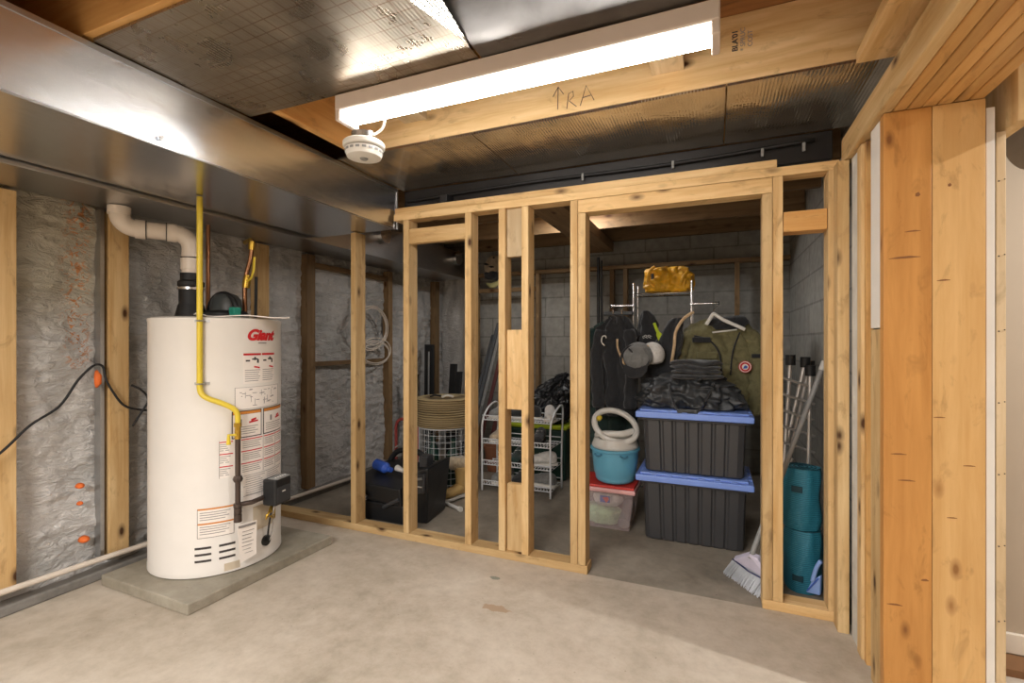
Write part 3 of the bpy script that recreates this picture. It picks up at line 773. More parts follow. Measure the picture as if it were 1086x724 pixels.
patch(m, -52, -51.6, .238, .372, .2967); patch(m, -23.4, -23, .238, .372, .2967); patch(m, -52, -23, .236, .2385, .2967)
m.build('small_print', M_TXT, lb)
for (a, c_) in ((-54, -41), (-35, -22)):
    for zz in (.190, .160, .130):
        patch(MB(), a, c_, zz-.005, zz+.005, .2965).build('air_slot', M_DTXT, wh)
m = MB(); patch(m, -6, 20, .215, .335, .2975); m.build('burner_door', plain('beige_steel', srgb(196, 182, 160), .4), wh)
m = MB(); patch(m, -31, -18, .065, .100, .2975); m.build('drain_cover', plain('tan_disc', srgb(200, 186, 164), .5), wh)
m = MB(); m.cyl(cylpt(8, .145, .29), cylpt(8, .145, .306), .026, seg=18); m.build('sight_hole', M_BLK, wh, smooth='auto')
# hanging tag
tp = [cylpt(-23, .285, .345), cylpt(-8, .285, .345), cylpt(-7, .115, .330), cylpt(-20, .095, .330)]
m = MB(); m.v += tp+[tuple(Vector(p)+Vector((-.002, .001, 0))) for p in tp]; m.f += [(0, 1, 2, 3), (7, 6, 5, 4), (0, 4, 5, 1), (1, 5, 6, 2), (2, 6, 7, 3), (3, 7, 4, 0)]
tg = m.build('paper_tag', M_LABEL, wh)
m = MB()
for k in range(7): patch(m, -19, -10-(k % 3), .245-k*.018, .247-k*.018, .343-k*.002, .3415-k*.002)
patch(m, -22, -9, .268, .279, .3462, .345)
m.build('small_print', M_TXT, tg)
# gas control box
gv = empty('gas_control', cylpt(12, .34, .36)); gv.parent = wh; gv.location = WL['gas_control']-WL['water_heater']
def radial(th, r, z): return Matrix.Translation(cylpt(th, z, r)) @ Matrix.Rotation(R(th-90), 4, 'Z')
# local: +y points outwards, x tangential
Mx = Matrix.Translation(cylpt(13, 0, .375)) @ Matrix.Rotation(R(-35-90+78), 4, 'Z')
def rad(th): return Matrix.Translation(cylpt(th, 0, .30)) @ Matrix.Rotation(R(th-90), 4, 'Z')
gm = rad(8)
MB().box(-.055, .055, .025, .105, .340, .470, gm).build('gas_control_box', M_BLK, wh, .010, bseg=3)
MB().box(-.045, .045, .103, .1065, .352, .43, gm).build('control_face', M_CHAR, wh, .001)
MB().box(-.045, .045, .050, .106, .468, .474, gm).build('control_panel', M_GREY, wh, .002)
m = MB()
for k in range(5): m.cyl(tuple(gm @ Vector((-.032+.016*k, .085, .472))), tuple(gm @ Vector((-.032+.016*k, .085, .477))), .004, seg=10)
m.build('control_lights', M_WHITE, wh)
MB().box(-.010, .012, .1055, .1075, .402, .408, gm).build('control_logo', M_WHITE, wh)
MB().box(-.03, .03, -.008, .03, .35, .41, gm).build('valve_body', M_GALV, wh, .006)
m = MB()
for k in range(3):
    m.tube(spline([tuple(gm @ Vector(p)) for p in ((.02, .05, .34), (.05+.01*k, .075, .315), (.08, .07, .305-.01*k), (.05, .06, .29), (.0, .05, .285-.01*k), (-.02, .03, .32))]), .0028, 6)
m.build('wire_bundle', M_BRASS, wh, smooth=True)
m = MB(); m.tube(spline([tuple(gm @ Vector(p)) for p in ((.01, .05, .34), (.03, .05, .27), (.02, .03, .2), (0, .01, .145))]), .0045, 6)
m.tube(spline([tuple(gm @ Vector(p)) for p in ((-.03, .06, .34), (-.045, .06, .32), (-.055, .04, .33), (-.06, .03, .37))]), .004, 6)
m.build('black_wire', M_BLK2, wh, smooth=True)
MB().tube(spline([tuple(gm @ Vector(p)) for p in ((-.01, .04, .34), (-.005, .04, .28), (-.02, .02, .2), (-.01, .01, .14))]), .0035, 6).build('pilot_tube', M_GALV, wh, smooth=True)
bpy.data.objects.remove(gv)
# blower on top
bx, by, bz = CX+.02, CY+.03, 1.2645
MB().lathe([(.10, 0), (.105, .01), (.105, .03), (.09, .045), (.05, .05)], (bx, by, bz), 32).build('blower_base', M_BLK, wh, smooth='auto')
m = MB(); m.lathe([(.088, .0), (.088, .05), (.080, .085), (.06, .108), (.03, .118), (.01, .12)], (bx+.0, by, bz+.02), 28, 1, .75); m.build('blower_hood', plain('dark_grey_plastic', srgb(62, 66, 66), .4), wh, smooth='auto')
m = MB(); m.tube(arc((bx-.0, by-.02, bz+.03), .105, 5, 175, 16), .014, 10); m.build('blower_rim', M_BLK, wh, smooth=True)
MB().box(bx+.085, bx+.125, by-.05, by-.01, bz+.01, bz+.06).build('plug', M_TEAL, wh, .004)
sx_, sy_ = -2.485, 1.640
MB().lathe([(.078, .0), (.070, .02), (.058, .07), (.054, .08), (.054, .165), (.060, .170), (.060, .19), (.048, .20), (.048, .235)], (sx_, sy_, bz), 28).build('rubber_boot', M_BLK2, wh, smooth='auto')
MB().lathe([(.0615, .150), (.0615, .162)], (sx_, sy_, bz), 28).build('boot_clamp', M_GALV, wh, smooth='auto')
tag(wh, 'tall white gas water heater with stickers on a low concrete pad', 'water heater')
# PVC vent
pv = empty('vent_pipe', (sx_, sy_, 1.5))
zt = 1.70
hp = Vector((-2.635, 1.395, zt)); hd = (hp-Vector((sx_, sy_, zt))).normalized()
p0 = Vector((sx_, sy_, 1.5)); cor = Vector((sx_, sy_, zt))
bend = [p0, Vector((sx_, sy_, zt-.07))]
for i in range(1, 8):
    a = i/8*PI/2; bend.append(Vector((sx_, sy_, zt-.07))+hd*(.07*(1-math.cos(a)))+Vector((0, 0, .07*math.sin(a))))
bend.append(cor+hd*.07); bend.append(hp-hd*.065)
for i in range(1, 8):
    a = i/8*PI/2; bend.append(hp-hd*.065+hd*(.065*math.sin(a))+Vector((0, 0, .065*(1-math.cos(a)))))
bend.append(hp+Vector((0, 0, .065))); bend.append(hp+Vector((0, 0, .097)))
MB().tube(bend, .041, 24).build('pipe', M_CREAM, pv, smooth='auto')
def sleeve(a, b_, r=.046): return MB().tube([a, b_], r, 24).build('coupling', M_CREAM, pv, smooth='auto')
sleeve(p0+Vector((0, 0, .02)), p0+Vector((0, 0, .075))); sleeve(cor+hd*.06, cor+hd*.10); sleeve(hp-hd*.10, hp-hd*.06); sleeve(hp+Vector((0, 0, .06)), hp+Vector((0, 0, .097)))
m = MB(); m.tube([cor+hd*.102, cor+hd*.105], .0465, 24); m.tube([hp-hd*.105, hp-hd*.102], .0465, 24); m.tube([p0+Vector((0, 0, .078)), p0+Vector((0, 0, .081))], .0465, 24)
m.build('glue_ring', M_BLK, pv, smooth='auto')
tag(pv, 'cream plastic vent pipe with two elbows above the water heater', 'pipe')
# yellow gas line
gl = empty('gas_line', cylpt(-49.1, .92, .315))
rr = .3125
path = [cylpt(-49.1, 1.815, rr), cylpt(-49.1, 1.4, rr), cylpt(-49.1, 1.0, rr), cylpt(-49, .935, rr), cylpt(-47, .905, rr+.004), cylpt(-42, .885, rr+.008), cylpt(-34, .865, rr+.014), cylpt(-26, .838, rr+.02), cylpt(-22.5, .81, rr+.022), cylpt(-22, .765, rr+.022)]
MB().tube(spline(path, 5), .0125, 12).build('yellow_pipe', M_YEL, gl, smooth=True)
px = rr+.022
MB().tube([cylpt(-22, .765, px), cylpt(-22, .748, px), cylpt(-22, .744, px), cylpt(-22, .728, px)], [.017, .017, .013, .013], 6).build('flare_nut', M_BRASS, gl)
m = MB(); m.tube([cylpt(-22, .728, px), cylpt(-22, .690, px)], .014, 12); m.build('valve', M_BRASS, gl, smooth='auto')
m = MB(); m.tube([cylpt(-24, .712, px+.014), cylpt(-29, .716, px+.02), cylpt(-29, .672, px+.02)], [.007, .007, .011], 8); m.build('valve_handle', M_YEL, gl, smooth='auto')
m = MB(); m.tube([cylpt(-22, .690, px), cylpt(-22, .312, px)], .0118, 14)
for z in (.322, .352): m.tube([cylpt(-22, z-.012, px), cylpt(-22, z+.012, px)], .017, 14)
m.build('iron_pipe', M_IRON, gl, smooth='auto')
m = MB(); m.tube([cylpt(-22, .487, px), cylpt(-22, .498, px), cylpt(-22, .502, px), cylpt(-22, .515, px)], [.017, .022, .022, .017], 8); m.build('union', M_IRON, gl, smooth='auto')
m = MB(); m.tube([cylpt(-22, .368, px), cylpt(-22, .385, px)], .019, 14)
m.tube([cylpt(-22, .378, px), cylpt(-12, .378, .345), cylpt(-2, .380, .335), cylpt(-1, .380, .33)], .0115, 12); m.build('pipe_tee', M_IRON, gl, smooth='auto')
m = MB(); m.cyl(cylpt(-22, .298, px), cylpt(-22, .314, px), .0175, seg=14); m.build('drip_cap', M_IRON, gl, smooth='auto')
for z in (1.245, .955):
    m = MB(); a = cylpt(-53.5, z, .2975); patch(m, -54, -42, z-.006, z+.006, .299); m.tube([cylpt(-52.5, z, .30), cylpt(-51.5, z, .325), cylpt(-49, z, .3285), cylpt(-46.5, z, .325), cylpt(-45.5, z, .30)], .0035, 6)
    m.build('pipe_clip', M_GALVD, gl)
tag(gl, 'yellow gas pipe dropping down the front of the water heater to brass valve', 'pipe')
# copper pipes
cw = empty('copper_pipe', (-2.585, 1.80, 1.265))
MB().tube([(-2.585, 1.80, 1.265), (-2.585, 1.80, 1.795)], .011, 12).build('pipe', M_COPPER, cw, smooth='auto')
m = MB(); m.tube([(-2.585, 1.80, 1.265), (-2.585, 1.80, 1.29)], .017, 10); m.tube([(-2.585, 1.80, 1.30), (-2.585, 1.80, 1.325)], .015, 10); m.build('fitting', M_GALVD, cw, smooth='auto')
tag(cw, 'copper pipe rising from the heater top behind the yellow gas pipe', 'pipe')
cw = empty('copper_pipe', (-2.33, 1.84, 1.265))
MB().tube(spline([(-2.345, 1.84, 1.265), (-2.345, 1.84, 1.47), (-2.33, 1.86, 1.60), (-2.33, 1.87, 1.70)]), .012, 12).build('pipe', M_COPPER, cw, smooth='auto')
m = MB(); m.tube([(-2.343, 1.843, 1.44), (-2.341, 1.846, 1.475), (-2.338, 1.85, 1.51)], [.019, .021, .017], 10).build('valve_body', M_BRASS, cw, smooth='auto')
MB().tube([(-2.332, 1.867, 1.65), (-2.33, 1.87, 1.69), (-2.35, 1.88, 1.705), (-2.42, 1.9, 1.705)], [.016, .018, .016, .013], 10).build('elbow', M_BRASS, cw, smooth='auto')
m = MB(); m.tube([(-2.325, 1.835, 1.475), (-2.285, 1.83, 1.49), (-2.268, 1.83, 1.53), (-2.262, 1.83, 1.60)], [.006, .008, .010, .010], 8, flat=.4); m.build('valve_handle', M_YEL, cw, smooth='auto')
m = MB(); m.tube([(-2.29, 1.86, 1.265), (-2.285, 1.86, 1.5)], .008, 8); m.build('thin_pipe', M_BLK2, cw, smooth='auto')
tag(cw, 'copper pipe with yellow handled valve at the right of the heater top', 'pipe')
# paper folded on top
m = MB()
pts = [(-2.31, 1.54), (-2.20, 1.56), (-2.08, 1.70), (-2.00, 1.82)]
R1 = []
for i, (x, y) in enumerate(spline([(a, b_, 0) for a, b_ in pts], 5)[k][:2] for k in range(16)):
    z = 1.2665+.004*math.sin(i*.9)+(.010*(1-min(1, abs(i-1)/3)))+(-.004 if i > 13 else 0)+.004
    R1.append([(x-.05, y+.045, z+.001), (x+.015, y-.012, z), (x+.015, y-.012, z+.0045), (x-.05, y+.045, z+.0055)])
m.rings(R1)
tag(m.build('folded_manual', M_LABEL), 'white folded papers lying on the heater top, right side', 'papers')

# ------------------------------------------------------------------ left wall services
m = MB().tube(spline([(-2.70, -2.2, .16), (-2.70, .2, .132), (-2.70, 1.02, .118), (-2.70, 1.55, .105), (-2.70, 2.3, .07), (-2.70, 3.15, .045)], 4), .013, 12)
tag(m.build('wall_pipe', M_CREAM, smooth='auto'), 'thin cream pipe running low along the foamed wall', 'pipe')
cbl = empty('black_power_cord', (-2.70, 1.2, .9))
m = MB(); m.tube(spline([(-2.68, .90, .62), (-2.70, 1.01, .70), (-2.71, 1.10, .79), (-2.71, 1.20, .86), (-2.715, 1.27, .97), (-2.715, 1.33, 1.035), (-2.72, 1.37, 1.03), (-2.715, 1.38, .97), (-2.71, 1.41, .90), (-2.715, 1.46, .83), (-2.71, 1.53, .80), (-2.70, 1.62, .785)]), .0055, 8)
m.tube(spline([(-2.715, 1.49, .93), (-2.70, 1.53, .90), (-2.70, 1.56, .845), (-2.705, 1.52, .77), (-2.72, 1.50, .72)]), .005, 8)
m.build('cord', M_BLK2, cbl, smooth=True)
m = MB(); m.tube([(-2.735, 1.352, 1.01), (-2.722, 1.352, .985), (-2.722, 1.352, .95), (-2.735, 1.352, .93)], [.006, .015, .014, .005], 10); m.build('orange_sealant', M_ORANGE, cbl, smooth=True)
tag(cbl, 'black power cord crossing the foamed wall past the knotty stud', 'cord')
for (y, z, r, l) in ((1.30, .468, .014, 'orange foam blob at mid height on the foamed wall'), (1.30, .385, .010, 'small orange foam blob between the other two on the wall'), (1.315, .21, .017, 'largest and lowest orange foam blob near the wall foot')):
    m = MB(); m.rings([[(-2.765+r*1.9*math.sin(a), y+r*math.cos(a)*math.cos(t)*(1.2), z+r*math.cos(a)*math.sin(t)) for t in [2*PI*k/14 for k in range(14)]] for a in [R(q) for q in (-10, 20, 45, 70, 88)]])
    tag(m.build('foam_blob', M_ORANGE, smooth=True), l, 'foam blob')
# coil of white cable
cc = empty('cable_coil', (-2.70, 3.3, 1.2))
m = MB(); random.seed(5)
for k in range(4):
    cyy, czz, ra = 3.30+random.uniform(-.02, .02), 1.26+random.uniform(-.02, .02), .20+random.uniform(-.02, .02)
    m.tube([(-2.70+.008*k, cyy+ra*math.cos(a)*1.0, czz+ra*.85*math.sin(a)) for a in [2*PI*i/36 for i in range(36)]], .0055, 6, closed=True)
for k in range(3):
    cyy, czz, ra = 3.36+random.uniform(-.02, .02), 1.06+random.uniform(-.015, .015), .17+random.uniform(-.02, .02)
    m.tube([(-2.69+.008*k, cyy+ra*math.cos(a)*1.1, czz+ra*.6*math.sin(a)) for a in [2*PI*i/36 for i in range(36)]], .0055, 6, closed=True)
m.build('loops', M_CREAM, cc, smooth=True)
m = MB(); m.tube(spline([(-2.70, 3.20, 1.42), (-2.70, 3.16, 1.50), (-2.70, 3.19, 1.57), (-2.70, 3.15, 1.66), (-2.70, 3.16, 1.79)]), .005, 6); m.tube(spline([(-2.69, 3.17, 1.79), (-2.69, 3.18, 1.6), (-2.69, 3.16, 1.45), (-2.69, 3.14, 1.2)]), .005, 6)
m.build('cable_tail', M_CREAM, cc, smooth=True)
tag(cc, 'loose coil of white cable hanging on the foamed wall', 'cable')

# ------------------------------------------------------------------ storage: totes
def tote(z0, label, h=.40):
    x0, x1, y0, y1 = -.385, .165, 2.880, 3.255
    t = empty('storage_tote', ((x0+x1)/2, (y0+y1)/2, z0))
    mb = MB(); hb = h-.055
    def rr_(ins, z, r=.03, ribs=True):
        a0, a1, b0, b1 = x0+ins, x1-ins, y0+ins, y1-ins; pts = []
        def side(p, q, n, nx_, ny_):
            for i in range(n):
                t_ = i/n; x = p[0]+(q[0]-p[0])*t_; y = p[1]+(q[1]-p[1])*t_
                ph = (t_*7.0) % 1; dd = .007 if (.06 < t_ < .94 and ph < .16) else 0
                pts.append((x-nx_*dd, y-ny_*dd, z))
        side((a0+r, b0), (a1-r, b0), 56, 0, -1); pts.append((a1-r*.3, b0+r*.3, z))
        side((a1, b0+r), (a1, b1-r), 36, 1, 0); pts.append((a1-r*.3, b1-r*.3, z))
        side((a1-r, b1), (a0+r, b1), 56, 0, 1); pts.append((a0+r*.3, b1-r*.3, z))
        side((a0, b1-r), (a0, b0+r), 36, -1, 0); pts.append((a0+r*.3, b0+r*.3, z))
        return pts
    mb.rings([rr_(.022, z0+.001), rr_(.012, z0+.01), rr_(.0, z0+hb)]); mb.build('bin', M_TOTE, t)
    mb = MB(); mb.box(x0-.012, x1+.012, y0-.012, y1+.012, z0+hb-.03, z0+hb-.015); mb.build('rim', M_TOTE, t, .006)
    mb = MB(); mb.box(x0-.035, x1+.035, y0-.035, y1+.035, z0+hb-.014, z0+hb+.022); mb.box(x0-.012, x1+.012, y0-.012, y1+.012, z0+hb+.02, z0+hb+.034); mb.build('lid', M_LID, t, .009, bseg=3)
    mb = MB()
    for k in range(6):
        x = x0+.05+k*.084; mb.box(x, x+.034, y0-.030, y0-.004, z0+hb+.0225, z0+hb+.029)
    for k in range(4):
        y = y0+.05+k*.078; mb.box(x1+.004, x1+.030, y, y+.034, z0+hb+.0225, z0+hb+.029)
    mb.build('lid_ridges', M_LID, t, .003)
    tag(t, label, 'storage tote', 'charcoal totes with blue lids')
    return z0+hb+.035
zt1 = tote(0, 'lower charcoal storage tote with blue lid, standing on the floor', .415)
zt2 = tote(zt1, 'upper charcoal storage tote with blue lid, under the black bag', .385)
# clear bin with red lid
cbx = empty('clear_bin', (-.62, 3.04, 0))
m = MB()
x0, x1, y0, y1 = -.80, -.440, 2.905, 3.18
def ring4(i, z, a=0): return [(x0+i, y0+i, z), (x1-i, y0+i, z), (x1-i, y1-i, z), (x0+i, y1-i, z)]
m.rings([ring4(.03, .002), ring4(.0, .235)]); m.build('bin', M_CLEAR, cbx, .008)
m = MB(); m.box(x0-.012, x1+.012, y0-.012, y1+.012, .236, .262); m.build('rim', plain('pink_plastic', srgb(224, 170, 168), .35), cbx, .006)
m = MB(); m.box(x0-.004, x1+.004, y0-.004, y1+.004, .263, .277); m.build('lid', M_RED, cbx, .004)
tag(cbx, 'clear storage bin with red lid on the floor, left of the totes', 'storage bin')
m = MB(); m.tube([(-.60+.05, 2.955, .045), (-.50, 3.10, .045)], .034, 20)
m = MB(); m.tube([(-.505, 2.95, .045), (-.505, 3.15, .10)], .036, 22); tag(m.build('rolled_paper', M_GREY, smooth='auto'), 'grey rolled sheet standing out inside the clear bin', 'roll')
m = MB(); cloth(m, [(-.65, 3.03, .02, .11, .07), (-.65, 3.03, .06, .125, .09), (-.65, 3.03, .10, .12, .09), (-.65, 3.03, .12, .08, .05)], 30, .006, 5, 1); tag(m.build('folded_cloth', fabric('mint_cloth', srgb(176, 206, 164)), smooth=True), 'mint folded cloth inside the clear bin', 'cloth')
m = MB(); cloth(m, [(-.62, 3.02, .125, .06, .05), (-.62, 3.02, .16, .085, .075), (-.62, 3.02, .20, .08, .07), (-.62, 3.02, .225, .04, .03)], 30, .005, 4, 2); pk = m.build('white_package', F_WHITE, smooth=True)
MB().box(-.645, -.585, 2.930, 2.935, .165, .205).build('package_label', M_BLUE, pk); MB().prism([(-.63, .195), (-.595, .20), (-.59, .185), (-.605, .165)], -2.929, -2.926, Matrix(((1, 0, 0, 0), (0, 0, -1, 0), (0, 1, 0, 0), (0, 0, 0, 1)))).build('package_logo', M_RED, pk)
tag(pk, 'white soft package with a red and blue mark inside the clear bin', 'package')
# blue tub + potty seat
bp_ = empty('blue_tub', (-.572, 3.03, .278))
m = MB(); m.lathe([(.095, .0), (.112, .01), (.130, .06), (.138, .13), (.142, .195), (.152, .200), (.152, .212), (.138, .213), (.134, .15), (.120, .02)], (-.572, 3.03, .278), 48); m.build('tub_body', M_BLUEPOT, bp_, smooth='auto')
for s in (-1, 1):
    m = MB(); m.tube(spline([(-.572+s*.055, 2.895, .465), (-.572+s*.08, 2.893, .455), (-.572+s*.10, 2.902, .465)]), .006, 8); m.build('handle_slot', plain('deep_blue_plastic', srgb(58, 120, 150), .5), bp_, smooth=True)
tag(bp_, 'sky blue round plastic tub standing on the red lidded bin', 'tub')
ps = empty('potty_seat', (-.57, 3.03, .50))
m = MB(); m.lathe([(.140, 0), (.144, .012), (.134, .035), (.128, .055), (.112, .056), (.114, .03), (.116, .01)], (-.572, 3.03, .493), 40); m.build('seat_base', M_POTTY, ps, smooth='auto')
m = MB(); c0 = Vector((-.565, 3.02, .625))
m.tube([c0+Vector((.130*math.cos(a), .115*math.sin(a)*.55-.02, .082*math.sin(a)-.03*math.cos(a))) for a in [2*PI*k/40 for k in range(40)]], .019, 12, closed=True); m.build('seat_ring', M_POTTY, ps, smooth=True)
m = MB(); m.tube(spline([(-.68, 3.0, .56), (-.62, 2.96, .58), (-.52, 2.96, .585), (-.455, 3.0, .60)]), .02, 10); m.build('seat_arm', M_POTTY, ps, smooth=True)
m = MB(); m.tube([(-.665, 2.985, .668), (-.650, 2.968, .678)], [.018, .012], 12); m.build('sticker', M_YEL, ps, smooth=True)
tag(ps, 'pale grey child toilet seat with an open ring, set on the blue tub', 'toilet seat')

# black duffel bag, folded trousers
m = MB(); zb = zt2
cloth(m, [(-.13, 3.06, zb-.001, .26, .15), (-.13, 3.06, zb+.02, .285, .17), (-.14, 3.06, zb+.08, .28, .17), (-.15, 3.07, zb+.14, .24, .15), (-.16, 3.08, zb+.18, .17, .11), (-.18, 3.08, zb+.20, .08, .06)], 110, .012, 7, 2, 7, 3.2, .014, 13, zb+.001, .05)
db = m.build('duffel_bag', F_NYLON, smooth=True, sub=1)
m = MB(); m.tube(spline([(-.24, 2.93, zb+.14), (-.22, 2.885, zb+.06), (-.18, 2.862, zb+.0), (-.09, 2.860, zb-.005), (-.04, 2.885, zb+.07), (0, 2.95, zb+.15)]), .011, 8, flat=.5); m.build('bag_strap', F_BLACK, db, smooth=True)
MB().box(-.19, -.08, 2.850, 2.868, zb-.014, zb+.012).build('strap_grip', F_NYLON, db, .006)
tag(db, 'crumpled black nylon bag lying on the upper tote', 'bag')
m = MB()
for k in range(4):
    z = zb+.185+k*.027
    cloth(m, [(-.10, 3.02, z-.012, .10, .07, .1), (-.10, 3.02, z-.006, .13, .10, .1), (-.10, 3.02, z+.006, .135, .105, .1), (-.10, 3.02, z+.014, .11, .08, .1)], 40, .005, 5, k*2, 4, 3, .016, 9)
tag(m.build('folded_trousers', F_BLACK, smooth=True), 'stack of black folded trousers on top of the black bag', 'clothes')

# ------------------------------------------------------------------ garment rack with clothes
gr = empty('garment_rack', (-.3, 3.3, 0))
YR0, YR1 = 3.50, 3.72
def rod(name, a, b_, r=.008, m=M_CHROME): return MB().tube([a, b_], r, 12).build(name, m, gr, smooth='auto')
for x in (-.530, -.141):
    for y in (YR0, YR1): rod('upright', (x, y, 0), (x, y, 1.568))
m = MB()
for z in (1.487, .95, .12):
    m.tube([(-.530, YR0, z), (-.141, YR0, z)], .005, 8); m.tube([(-.530, YR1, z), (-.141, YR1, z)], .005, 8)
    for x in (-.530, -.141): m.tube([(x, YR0, z), (x, YR1, z)], .005, 8)
m.build('shelf_frame', M_CHROME, gr, smooth='auto')
m = MB()
for k in range(15):
    x = -.520+k*.0263
    m.tube([(x, YR0, 1.489), (x, YR1, 1.489)], .002, 5); m.tube([(x, YR0, .122), (x, YR1, .122)], .002, 5)
m.build('shelf_wires', M_CHROME, gr)
for (a, b_) in ((-.530, -.68), (-.141, .03)):
    rod('hanging_rail', (a, 3.45, 1.403), (b_, 3.45, 1.403), .007)
m = MB()
for x in (-.68, .03): m.cyl((x-.004, 3.45, 1.403), (x+.004, 3.45, 1.403), .012, seg=12)
m.build('rail_end', M_BLK, gr)
rod('rail_arm', (-.530, 3.45, 1.403), (-.530, 3.72, 1.403), .006); rod('rail_arm', (-.141, 3.45, 1.403), (-.141, 3.72, 1.403), .006)
tag(gr, 'chrome garment rack with a wire top shelf and side rails', 'rack')
m = MB(); cloth(m, [(-.27, 3.33, 1.470, .11, .07), (-.27, 3.33, 1.49, .155, .10), (-.27, 3.33, 1.54, .165, .105), (-.27, 3.33, 1.60, .155, .10), (-.28, 3.33, 1.64, .13, .08), (-.28, 3.33, 1.655, .06, .04)], 80, .008, 6, 1, 6, 3, .012, 12, 1.464, .035)
yb = m.build('mustard_bag', F_YELL, smooth=True, sub=1)
m = MB(); m.tube(spline([(-.36, 3.24, 1.50), (-.405, 3.235, 1.55), (-.395, 3.235, 1.62), (-.36, 3.24, 1.65)]), .012, 8, flat=.5); m.build('bag_strap', F_YELL, yb, smooth=True)
MB().tube(spline([(-.19, 3.235, 1.51), (-.17, 3.225, 1.57), (-.14, 3.25, 1.61)]), .010, 8, flat=.5).build('bag_strap', F_YELL, yb, smooth=True)
MB().box(-.385, -.365, 3.215, 3.235, 1.555, 1.60).build('buckle', M_BLK, yb, .004)
yb.location += Vector((-.022, .275, .027))
tag(yb, 'mustard yellow bag lying on the top shelf of the garment rack', 'bag')
# olive jacket
jk = empty('olive_jacket', (.05, 3.33, .70))
m = MB(); cloth(m, [(.01, 3.34, 1.31, .06, .04), (.01, 3.34, 1.27, .15, .07), (.01, 3.34, 1.19, .215, .09), (.01, 3.34, 1.05, .225, .10), (.01, 3.34, .88, .225, .10), (.02, 3.34, .70, .22, .10), (.02, 3.34, .66, .21, .09)], 90, .010, 7, 4, 8, 2.6, .008, 8, -9, .028); m.build('jacket_body', F_OLIVE, jk, smooth=True)
for s, pts in ((1, [(.16, 3.33, 1.24, .05), (.225, 3.31, 1.16, .062), (.245, 3.30, 1.0, .06), (.245, 3.30, .85, .056), (.24, 3.29, .70, .048)]), (-1, [(-.13, 3.32, 1.21, .05), (-.205, 3.29, 1.12, .058), (-.225, 3.27, .98, .056), (-.22, 3.26, .84, .05)])):
    P = spline([p[:3] for p in pts], 6); Q = spline([(p[3], 0, 0) for p in pts], 6)
    MB().tube([p+Vector((.006*math.sin(i*1.3), 0, 0)) for i, p in enumerate(P)], [q.x*(1+.07*math.sin(i*1.9)) for i, q in enumerate(Q)], 18).build('sleeve', F_OLIVE, jk, smooth=True)
m = MB(); cloth(m, [(.08, 3.30, 1.24, .09, .06), (.08, 3.29, 1.28, .12, .085), (.08, 3.29, 1.31, .11, .08), (.09, 3.29, 1.325, .07, .05)], 40, .008, 6, 1); m.build('hood_lining', F_BLACK, jk, smooth=True)
m = MB(); m.tube(spline([(-.12, 3.25, 1.20), (-.03, 3.238, 1.17), (.03, 3.232, 1.09), (.045, 3.232, .95), (.05, 3.232, .80)]), .005, 8, flat=.5); m.tube(spline([(.15, 3.25, 1.22), (.11, 3.235, 1.1), (.095, 3.235, .95)]), .005, 8, flat=.5); m.build('zip_placket', F_BLACK, jk, smooth=True)
MB().box(-.13, -.02, 3.222, 3.236, 1.155, 1.19, None).build('collar_flap', F_BLACK, jk, .006)
MB().box(-.10, .02, 3.220, 3.232, 1.05, 1.095).build('pocket_flap', F_OLIVE, jk, .005)
MB().box(.215, .275, 3.232, 3.246, 1.06, 1.085).build('arm_strap', F_BLACK, jk, .004)
Mp = Matrix.Translation((.178, 3.200, 1.0)) @ Matrix.Rotation(R(90), 4, 'X')
MB().lathe([(.036, 0), (.036, .004)], (0, 0, 0), 32)
def disc(name, r, y, mat, par, r0=0):
    mb = MB(); n = 36
    mb.cyl((.178, y, 1.005), (.178, y+.006, 1.005), r, seg=n); return mb.build(name, mat, par, smooth='auto')
pa = disc('patch', .037, 3.214, M_REDTXT, jk)
disc('patch_ring', .033, 3.2125, M_WHITE, pa); disc('patch_band', .029, 3.211, M_REDTXT, pa); disc('patch_center', .018, 3.2095, M_WHITE, pa)
m = MB(); m.prism([(.166, .994), (.188, .996), (.192, 1.006), (.182, 1.015), (.175, 1.012), (.170, 1.004)], -3.2092, -3.2075, Matrix(((1, 0, 0, 0), (0, 0, -1, 0), (0, 1, 0, 0), (0, 0, 0, 1)))); m.build('patch_emblem', M_BLUE, pa)
tag(jk, 'olive green parka with a round red and white sleeve patch', 'jacket')
hg = empty('coat_hanger', (.05, 3.24, 1.2))
m = MB(); m.tube(spline([(.175, 3.205, 1.222), (.12, 3.205, 1.250), (.05, 3.205, 1.285), (.0, 3.205, 1.320), (-.02, 3.205, 1.295), (-.045, 3.215, 1.255)]), .011, 8, flat=.6); m.build('hanger_arms', M_WHITE, hg, smooth=True)
m = MB(); m.tube(spline([(.0, 3.205, 1.320), (.0, 3.215, 1.345), (.018, 3.26, 1.375), (.008, 3.33, 1.408), (-.01, 3.38, 1.39)]), .003, 6); m.build('hanger_hook', M_CHROME, hg, smooth=True)
m = MB(); m.tube([(-.01, 3.208, 1.205), (.13, 3.208, 1.222)], .005, 6); m.build('hanger_bar', M_WHITE, hg, smooth=True)
tag(hg, 'white plastic hanger sticking out of the olive parka', 'hanger')
